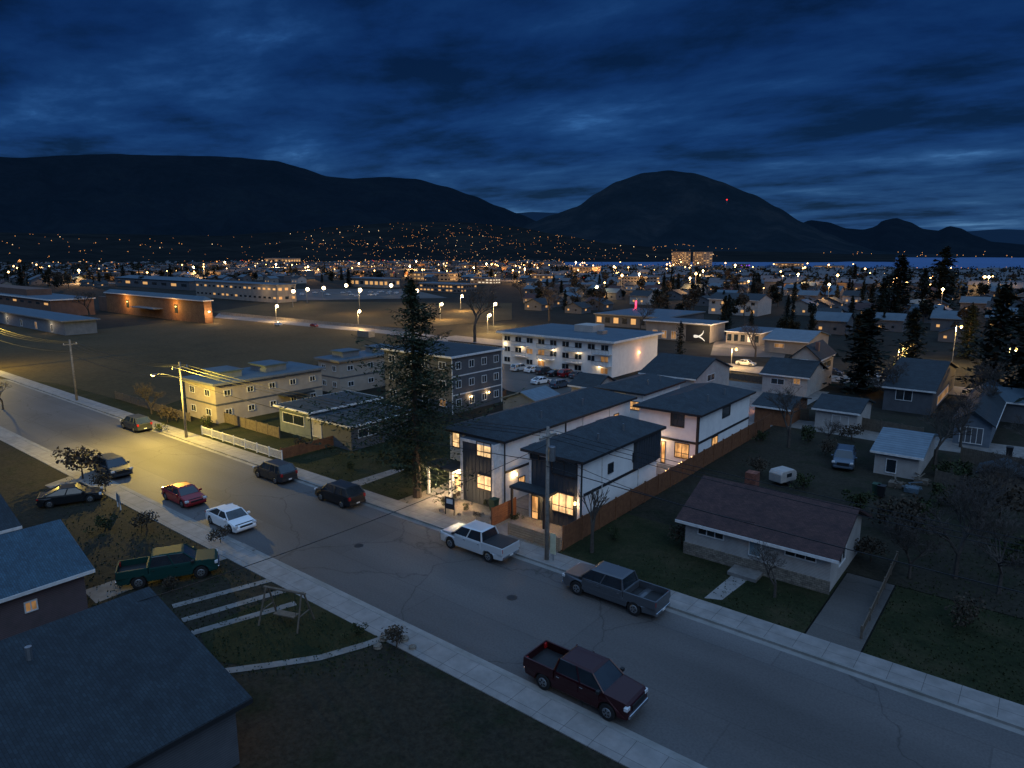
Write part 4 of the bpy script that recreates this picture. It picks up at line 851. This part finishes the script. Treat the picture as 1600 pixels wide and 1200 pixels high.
sheet('path',[(90,770),(70,760),(130,738),(180,722),(195,728),(140,748)],CONC2,.11,'concrete drive with the black sedan','path')
sheet('path',[(130,925),(190,905),(380,850),(400,860),(200,925),(150,945)],CONC2,.1,'gravel drive where the green truck stands','path')
sheet('path',[(560,762),(545,756),(612,735),(635,735)],CONC2,.11,'concrete path across the lawn left of the spruce','path')
# ---------------------------------------------------------------- small things
p=P(448,975); sw=thing('swing_frame','wooden swing frame standing on the near lawn','swing',(p.x,p.y,.1),RAD(20))
for s in(-1,1):
    for q in(-1,1): MB().tube((s*1.3,q*.8,0),(s*1.2,q*.1,2.),.055,.05,6).build('leg',OLDW,sw)
MB().tube((-1.4,0,2.),(1.4,0,2.),.07,.07,6).build('top_beam',OLDW,sw)
for s in(-1,1): MB().tube((s*1.25,-.5,.8),(s*1.25,.5,.8),.04,.04,6).build('brace',OLDW,sw)
MB().box(-.7,.7,-.25,.25,.5,.56).build('swing_seat',OLDW,sw)
for s in(-.65,.65): MB().tube((s,0,.55),(s,0,1.98),.012,.012,4).build('rope',BLKP,sw)
p=P(703,806); sg=thing('yard_sign','black real estate style yard sign on the gravel, white mark','sign',(p.x,p.y,.09),RAD(10)); 
MB().box(-.45,.45,-.02,.02,.5,1.5).build('sign_board',BAND,sg); MB().box(-.3,.3,-.026,-.021,.95,1.35).build('white_mark',TRIM,sg)
for s in(-.42,.42): MB().box(s-.03,s+.03,-.03,.03,0,1.55).build('post',BAND,sg)
p=P(190,795); sg=thing('notice_board','small pale board on posts at the near sidewalk','sign',(p.x,21.7,.09),RAD(-10)); MB().box(-.6,.6,-.03,.03,.5,1.3).build('sign_board',BLUW,sg)
for s in(-.5,.5): MB().box(s-.04,s+.04,-.04,.04,0,1.3).build('post',TRIM,sg)
sg=thing('pole_sign','narrow pale sign board leaning at the foot of the utility pole','sign',(X1+.45,36.1,.13)); MB().box(-.22,.22,-.02,.02,.5,2.0).build('sign_board',mat('sign_cream',(.6,.58,.4)),sg); MB().box(-.03,.03,.021,.06,0,1.9).build('post',METAL,sg)
for i,(x_,yy,lb) in enumerate(((560,29.5,'round manhole cover in the street near the black SUV'),(800,30.5,'round manhole cover in the street below the silver truck'))):
    o=MB().tube((0,0,0),(0,0,.02),.34,.34,20).build('manhole_cover',BLKP); o.location=(carat(x_,yy),yy,.002); tag(o,lb,'manhole cover')
for i,(x_,y_,c,lb) in enumerate(((1368,775,'g','green wheelie bin behind the bungalow'),(1376,778,'k','black wheelie bin behind the bungalow'),(1576,715,'k','dark wheelie bin beside the right lane garage'),(772,800,'g','green wheelie bin near the bay of the long new house'))):
    p=P(x_,y_); t=thing('wheelie_bin',lb,'bin',(p.x,p.y,.1)); m_=BLKP if c=='k' else mat('bin_green',(.02,.06,.04))
    MB().hexa([(-.24,-.25,.05),(.24,-.25,.05),(.24,.25,.05),(-.24,.25,.05)],[(-.3,-.33,1.),(.3,-.33,1.),(.3,.33,1.),(-.3,.33,1.)]).build('body',m_,t); MB().box(-.32,.32,-.36,.36,1.0,1.06).build('lid',m_,t); MB().tube((-.28,.3,.12),(.28,.3,.12),.11,.11,8).build('wheel',BLK,t)
for i,(x_,y_) in enumerate(((1400,762),(1425,770),(1440,757))):
    p=P(x_,y_); b=MB()
    for k in range(9): b.tube((random.uniform(-.8,.8),random.uniform(-.8,.8),.05+k*.07),(random.uniform(-.8,.8),random.uniform(-.8,.8),.1+k*.09),.05,.05,4)
    b.box(-.6,.5,-.5,.4,0,.45); o=b.build('junk_pile',METALR if i==1 else OLDW); o.location=(p.x,p.y,.1); tag(o,['pile of old timber near the small white shed','pale heap of scrap beside the small white shed','timber stack behind the small white shed'][i],'pile')
p=P(572,527); o=MB().box(-2.2,2.2,-1,1,0,1.6).build('container',METAL,bevel=.05); o.location=(p.x,p.y,.1); tag(o,'grey storage container at the edge of the school field','container')
# ---------------------------------------------------------------- trees
def conifer_mesh(h,rad,layers,br,cards,cs,seed,prf,base=.08,limbs=False,lim=1.,rag=0.):
    random.seed(seed); cr=MB()
    for i in range(layers):
        t=base+(1-base)*(i/layers)**.95; R0=rad*prf(t)*(1+rag*random.uniform(-.35,.2))+.12; z=h*t
        for j in range(br):
            if random.random()<.12+rag*.12: continue
            a=random.uniform(0,2*pi); lob=.82+.3*noise.noise(Vector((cos(a)*1.3,sin(a)*1.3,t*7+seed)))*(1.6+rag)
            Rj=R0*lob*random.uniform(.5,1.15+.12*rag); zj=z+random.uniform(-.1,.1)
            dz=-.26*(1-t)+.04
            def pt(s): return Vector((cos(a)*Rj*s,sin(a)*Rj*s,zj+dz*Rj*s+.25*Rj*max(0,s-.55)**1.5-.14*Rj*sin(s*pi)))
            if limbs: 
                cr.tube(pt(0),pt(.5),.05,.03,3,False); cr.tube(pt(.5),pt(1),.03,.008,3,False)
            n_=max(2,int(cards*(.35+.65*Rj/rad)))
            for k in range(n_):
                s=.1+.92*((k+random.random())/n_); wd=(.19*Rj*(1.08-s)+.08)*lim
                off=random.gauss(0,wd); q=pt(min(s,1.04)); 
                cr.card((q.x-sin(a)*off,q.y+cos(a)*off,q.z-abs(random.gauss(0,.2))-abs(off)*.3),cs*random.uniform(.6,1.35),cs*random.uniform(.3,.65),.7)
    return cr
def conifer(name,label,loc,h,rad,layers=34,br=7,cards=7,cs=.35,seed=1,needle=NEED2,prf=None,base=.08,group=None,limbs=False,rag=0.):
    prf=prf or (lambda t:(1-t)**.75)
    t=thing(name,label,'tree',loc,0,group); MB().tube((0,0,0),(0,0,h*.97),h*.018+.05,.02,8).build('trunk',BARK,t); conifer_mesh(h,rad,layers,br,cards,cs,seed,prf,base,limbs,rag=rag).build('crown',needle,t); return t
p=P(652,778); conifer('spruce_tree','tall dark spruce towering in front of the grey townhouse',(p.x,p.y,.05),hz(p,430),6.6,40,11,52,.19,3,NEED,lambda t:min(1.,((1-t)/.46)**1.15)*(1-.3*max(0,.3-t)/.3),.13,limbs=True,rag=1.)
PT=conifer('conifer_tree','dark conifer template',(0,0,0),10,2.8,28,9,14,.3,5,rag=.5)
def con(label,px,yb,yt,wf=1.,group=None):
    p=P(px,yb); h=hz(p,yt); return dup(PT,(p.x,p.y,0),random.uniform(0,6),(h/10*wf,h/10*wf,h/10),label,group)
for a in (('tall pointed conifer in front of the lake at right',1400,500,396,1.7),('tall conifer at right rising above the horizon',1468,482,383,1.5),('conifer beside the back street',1420,588,478,1.3),('broad dark conifer behind the gabled house',1345,612,478,1.9),('huge dark conifer at the right edge',1600,650,405,1.3),('second huge conifer at the right edge',1548,620,440,1.3),('small conifer between the right tall pair',1440,478,418,1.3),('conifer left of the tall pointed one',1376,505,432,1.5),('conifer on the skyline of town at right',1333,450,412,1.2),('conifer near the towers',1180,455,428,1.2),('conifer in town left of the spruce',268,445,412,1.),('conifer in town at left',194,445,414,1.2),('pointed conifer at the far left',34,448,414,1.2),('conifer behind the fields left of centre',545,448,418,1.2),('dark conifer behind the big white gabled house',1240,478,440,1.2),('conifer at right beyond the lane',1510,560,475,1.3)):
    con(*a)
p=P(1062,556); conifer('columnar_tree','slim columnar evergreen beside the mural building',(p.x,p.y,0),hz(p,500),1.4,24,8,7,.25,9,NEED2,lambda t:(1-t)**.3,.03)
p=P(1575,480); PT.location=(p.x,p.y,0); PT['label']='dark conifer on the right skyline behind the edge trees'
def bare_mesh(h,seed,spread=.5,levels=5,r0=.2,tw=True):
    random.seed(seed); b=MB(); tr=MB()
    def go(p,d,l,r,lv):
        q=p+d*l; (tr if lv==levels else b).tube(p,q,max(r,.012),max(r*.68,.01),5 if r>.04 else 3,False)
        if lv==0: return
        for k in range(random.choice([2,3,3]) if lv>1 else 3):
            nd=(d+Vector((random.gauss(0,spread),random.gauss(0,spread),random.uniform(-.1,.35)))).normalized()
            go(q if k else q-d*l*random.uniform(0,.3),nd,l*random.uniform(.62,.88),r*.62,lv-1)
    go(Vector((0,0,0)),Vector((0,0,1)),h*.25,r0,levels)
    return tr,b
def bare(name,label,loc,h,seed,levels=5,m=BARKG,group=None,spread=.5):
    t=thing(name,label,'tree',loc,0,group); a,b=bare_mesh(h,seed,spread,levels,h*.022+.03); a.build('trunk',m,t); b.build('crown',m,t); return t
BT=[]
p=P(1232,700); BT.append(bare('bare_tree','spreading leafless tree near the far end of the cedar fence',(p.x,p.y,.05),hz(p,598)*1.1,21,7,spread=.6))
p=P(1492,905); BT.append(bare('bare_tree','leafless tree in the dark lot right of the bungalow',(p.x,p.y,.05),6.8,33,7,spread=.58))
bare('bare_tree','small bare trunked tree by the cedar fence, in front of white wall',(onY(925,850,39).x,39.,.05),6.,12,4,spread=.25)
def bc(label,px,yb,yt,i=0,group=None):
    p=P(px,yb); h=hz(p,yt); s=h/7.; return dup(BT[i%2],(p.x,p.y,0),random.uniform(0,6),s,label,group)
for i,a in enumerate((('leafless tree left of the apartment block',742,535,440),('leafless tree behind the apartment block roof',858,502,437),('bare tree beyond the far field',905,480,440),('bare tree at the field edge left of the spruce',237,648,592),('bare tree beside the columnar evergreen',1000,520,468),('bare tree over the back yards',1545,660,560),('bare tree behind the low garage at right',1600,760,640),('bare tree above the small white shed',1500,700,610),('bare tree by the back street bend',1180,560,500),('bare tree in the far yards at right',1290,700,650),('bare tree at the left edge of the street',5,640,590),('bare tree in the lower right corner',1560,930,790),('bare tree left of the school hall',140,500,450),('leafless tree in the town centre',640,468,430),('leafless tree in town right of the spruce',815,470,432),('bare tree over the dark board fence',1530,840,700),('bare tree behind the small white shed',1460,730,630),('bare tree beyond the white garage',1385,640,560),('small leafless tree beside the bungalow driveway',1210,935,850),('leafless tree right of the dark driveway',1420,905,800))): bc(*a,i)
random.seed(11)
def bushy(h,r,n,cs,m,label,name='leafy_tree',cat='tree',group=None):
    t=thing(name,label,cat,(0,0,0),0,group); tr=MB().tube((0,0,0),(0,0,h*.55),h*.02+.02,h*.01,5)
    for k in range(5):
        a=random.uniform(0,6.3); tr.tube((0,0,h*(.25+.06*k)),(cos(a)*r*.6,sin(a)*r*.6,h*(.5+.07*k)),h*.01,h*.004,3,False)
    tr.build('trunk' if cat=='tree' else 'stem',BARK,t); b=MB(); cl=[(random.gauss(0,r*.4),random.gauss(0,r*.4),h*random.uniform(.35,.88),r*random.uniform(.25,.5)) for _ in range(9)]
    for i in range(n):
        c=random.choice(cl); v=Vector((random.gauss(0,1),random.gauss(0,1),random.gauss(0,1))).normalized()*c[3]*random.uniform(.5,1.05); b.card((c[0]+v.x,c[1]+v.y,max(.05,c[2]+v.z)),cs,cs*.7,1.5)
    b.build('crown' if cat=='tree' else 'foliage',m,t); return t
TT=[bushy(6,2.6,700,.3,DLEAF,'rounded dark tree among the distant roofs',group='trees of the distant town'),bushy(7,2.4,600,.3,TWIG,'brownish winter tree among the distant roofs',group='trees of the distant town')]
first=[True,True]
for i in range(860):
    px=random.uniform(-60,1680); r=random.choice([random.uniform(180,420),random.uniform(250,1100),random.uniform(480,800)])
    if px<1100 and r<230: continue
    if px<830 and r<480: continue
    if px>880 and r>760: continue
    x,y=pos(px,r); k=random.random(); s=random.uniform(.6,1.4)
    if k<.3: dup(PT,(x,y,0),random.uniform(0,6),s*.8,'pointed dark conifer among the distant roofs','conifers of the distant town')
    else:
        j=0 if k<.72 else 1
        if first[j]: TT[j].location=(x,y,0); first[j]=False
        else: dup(TT[j],(x,y,0),random.uniform(0,6),s)
# far-off roofs and woods that read as one mass
rf=MB(); wd_=MB(); sg_=MB()
for i in range(2000):
    px=random.uniform(-80,1680); r=random.uniform(500,1450)
    if px>880: r=random.uniform(420,880)
    elif r<540: continue
    x,y=pos(px,r); w_=random.uniform(5,11); d_=random.uniform(4,8); h_=random.uniform(2.6,4.5)
    k_=random.random()
    if k_<.5:
        rf.box(x-w_/2,x+w_/2,y-d_/2,y+d_/2,0,h_); rf.poly([(x-w_/2-.4,y-d_/2-.4,h_),(x+w_/2+.4,y-d_/2-.4,h_),(x+w_/2+.4,y,h_+1.8),(x-w_/2-.4,y,h_+1.8)])
        if random.random()<.45:
            a=random.uniform(.3,w_*.6); sg_.box(x-w_/2+.3,x-w_/2+.3+a,y-d_/2-.15,y-d_/2-.02,.8,random.uniform(1.8,h_-.3))
    else:
        for k in range(34): wd_.card((x+random.gauss(0,2.6),y+random.gauss(0,2.6),max(.3,random.gauss(3.6,1.6))),1.1,.8,1.4)
for i in range(150):
    px=random.gauss(600,230); r=random.uniform(600,1300); x,y=pos(px,r); w_=random.uniform(8,26)
    if px>880: continue
    sg_.box(x-w_/2,x+w_/2,y-.3,y,.5,random.uniform(3,5.5)); rf.box(x-w_/2-1,x+w_/2+1,y,y+12,0,6)
tag(rf.build('distant_roofs',GREYW),'far-off mass of small dark houses toward the lake','houses',kind='stuff')
tag(wd_.build('distant_woods',DLEAF),'far-off dark tree masses between the roofs','trees',kind='stuff')
tag(sg_.build('distant_glow_slabs',ADDGLOW),'far-off amber glowing slabs added on house fronts for town glow','fronts',kind='stuff')  # emissive slabs added before the far houses for uneven amber glow
SH=[bushy(1.2,.8,420,.09,LEAF,'small evergreen shrub',"shrub",'shrub'),bushy(1.3,1.,420,.09,TWIG,'dry brown shrub',"shrub",'shrub')]
sl=[(0,'round green shrub left of the lit porch path',693,792,.6),(0,'green shrub by the yard sign',728,800,.5),(1,'dry grass clump at the sidewalk edge of the gravel',745,812,.4),(0,'small shrub under the bay window',760,792,.5),(1,'dry shrub at the centre of the gravel yard',712,782,.5),(0,'dark shrub beside the slatted fence',805,815,.5),
(1,'large twiggy shrub behind the near sidewalk at left',130,750,2.2),(1,'twiggy shrub in front of the notice board',165,770,1.3),(0,'low shrub at the bungalow front wall',1145,862,.7),(0,'low shrub under the right bungalow window',1240,890,.8),(1,'brown shrub in front of the bungalow lawn',1265,905,1.),(1,'dry shrub at the bungalow driveway',1360,880,1.3),(1,'twiggy hedge clump right of the driveway',1430,850,1.8),(0,'dark bush in the right yard',1470,790,1.6),(1,'brown bush beside the grey SUV',1290,712,1.2),(0,'bush at the end of the cedar fence',1190,690,1.),
(1,'dry bush at the near lawn corner',620,1015,.9),(0,'green bush beside the near sidewalk at bottom',560,995,.6),(0,'bush at the foot of the cream building',325,668,1.1),(1,'bush left of the cream building',262,662,1.4),(0,'bush by the brown fence post',250,676,.9),(0,'small bush on the lawn left of the spruce',548,735,.7),(1,'bush in front of low garage',470,700,.8),(0,'hedge bush at the blue grey house',600,722,1.),(1,'dry clump beside the dirt drive',345,850,.9),(1,'dry clump on the near yard',230,830,1.1),(0,'dark bush by the teal roofed house',165,830,1.),(1,'brown bush near the paving strips',270,925,.7),(1,'bush in the bottom right lot',1500,980,1.2),(0,'bush near the right edge',1580,880,1.5),(0,'bush beside the small white shed',1470,745,1.2),(1,'scrub by the white trailer',1185,745,1.3),
(1,'brown thicket right of the bungalow roof',1400,830,2.),(0,'dark thicket at the lane corner',1340,800,1.5),(1,'tall brown thicket at the right edge',1560,820,2.4),(0,'evergreen bush behind the dark lot',1440,820,1.6),(1,'twiggy bush at the left corner of the bungalow',1065,850,1.2),(0,'low bush at the foot of the cedar fence',960,845,.7),(0,'dark hedge left of the white garage',1262,690,1.5),(1,'brown hedge beside the lane',1330,690,1.4),(0,'dark hedge right of the small white shed',1500,760,1.8),(0,'dark hedge at the right edge behind the thicket',1585,770,2.),(1,'brown hedge clump before the garden shed',1530,790,1.7),(0,'round dark bush beside the trailer',1255,765,1.2)]
used=[False,False]
for j,lb,x_,y_,s in sl:
    p=P(x_,y_)
    if not used[j]: o=SH[j]; o.location=(p.x,p.y,.1); o.scale=(s,)*3; o['label']=lb; used[j]=True
    else: dup(SH[j],(p.x,p.y,.1),random.uniform(0,6),s,lb)
random.seed(5)
tf=MB()
for i in range(9000):
    px=random.uniform(1000,1600) if i%2 else random.uniform(100,640); py=random.uniform(790,1190) if i%2 else random.uniform(700,1060)
    p=P(px,py)
    if YN-1.9<p.y<YF+2.05: continue
    if p.y>36 and (p.x>-8.9 and p.x<-6.1): continue
    if p.y>41.8 and -26<p.x<-8: continue
    for k in range(2):
        a=random.uniform(0,6.3); s=random.uniform(.05,.13); tf.poly([(p.x-cos(a)*.05,p.y-sin(a)*.05,.09),(p.x+cos(a)*.05,p.y+sin(a)*.05,.09),(p.x+random.gauss(0,.04),p.y+random.gauss(0,.04),.09+s)])
tag(tf.build('grass_tufts',LEAF),'short rough grass tufts on the near lawns','grass',kind='stuff')
rk=[(690,800,.3),(735,790,.22),(752,806,.25),(770,812,.3),(718,806,.2),(600,1002,.3),(612,990,.25),(590,1015,.28),(632,1003,.3),(645,1016,.25)]
for i,(x_,y_,s) in enumerate(rk):
    p=P(x_,y_); b=MB().ball((0,0,s*.3),s,7,s*.6); b.v=[(v[0]*(1+.3*noise.noise(Vector(v)*3+Vector((i,0,0)))),v[1]*(1+.3*noise.noise(Vector(v)*3+Vector((0,i,0)))),v[2]) for v in b.v]
    o=b.build('boulder',STONE); o.location=(p.x,p.y,.1); tag(o,('rounded stone on the pale gravel front yard' if i<5 else 'rounded stone at the lower corner of the near lawn'),'stone','stones on the gravel yard' if i<5 else 'stones at the near lawn corner')
# ---------------------------------------------------------------- town houses
random.seed(23)
hp=[]
specs=[(WHITE2,SHDRK,'X','pale house with dark gabled roof in the distant town'),(GREYW,SHDRK,'Y','blue grey gabled house in the distant town'),(DCREAM,SHRED,'X','cream house with brown roof in the distant town'),(GREYW,SHBLU,'X','grey house with blue roof in the distant town'),(DCREAM,SHBLU,'Y','dull cream house with blue roof in the distant town')]
for i,(wm,rm,ax_,lb) in enumerate(specs):
    g=Bd('town_house',lb,'house',0,0,random.choice([2.8,4.]),0,0,wm,'houses of the distant town',(0,0),9.,8.); g.gable(ax_,.4,2.,rm,FASC)
    g.openi('F',-7.5,-6.6,1.2,2.,WFAR,simple=True); g.openi('F',-3.5,-2.6,1.2,2.,GLASS if i%2 else WFAR,simple=True); g.openi('X',3,4.2,1.2,2.,WFAR if i==1 else GLASS,simple=True); hp.append(g.r)
usedh=[False]*5; placed=[]
for i in range(1600):
    if len(placed)>=295: break
    px=random.uniform(-60,1700); r=random.choice([random.uniform(190,450),random.uniform(250,780)])
    if px<830 and r<490: continue
    if px<1330 and r<215: continue
    if 1000<px<1240 and r<275: continue
    x,y=pos(px,r)
    if any(abs(x-a)<12 and abs(y-b)<12 for a,b in placed): continue
    placed.append((x,y)); j=random.choice([0,1,1,2,3,3,4])
    s=.7+random.random()*.22
    if not usedh[j]: hp[j].location=(x,y,0); usedh[j]=True
    else: dup(hp[j],(x,y,0),0,s)
print('objects',len(bpy.data.objects))
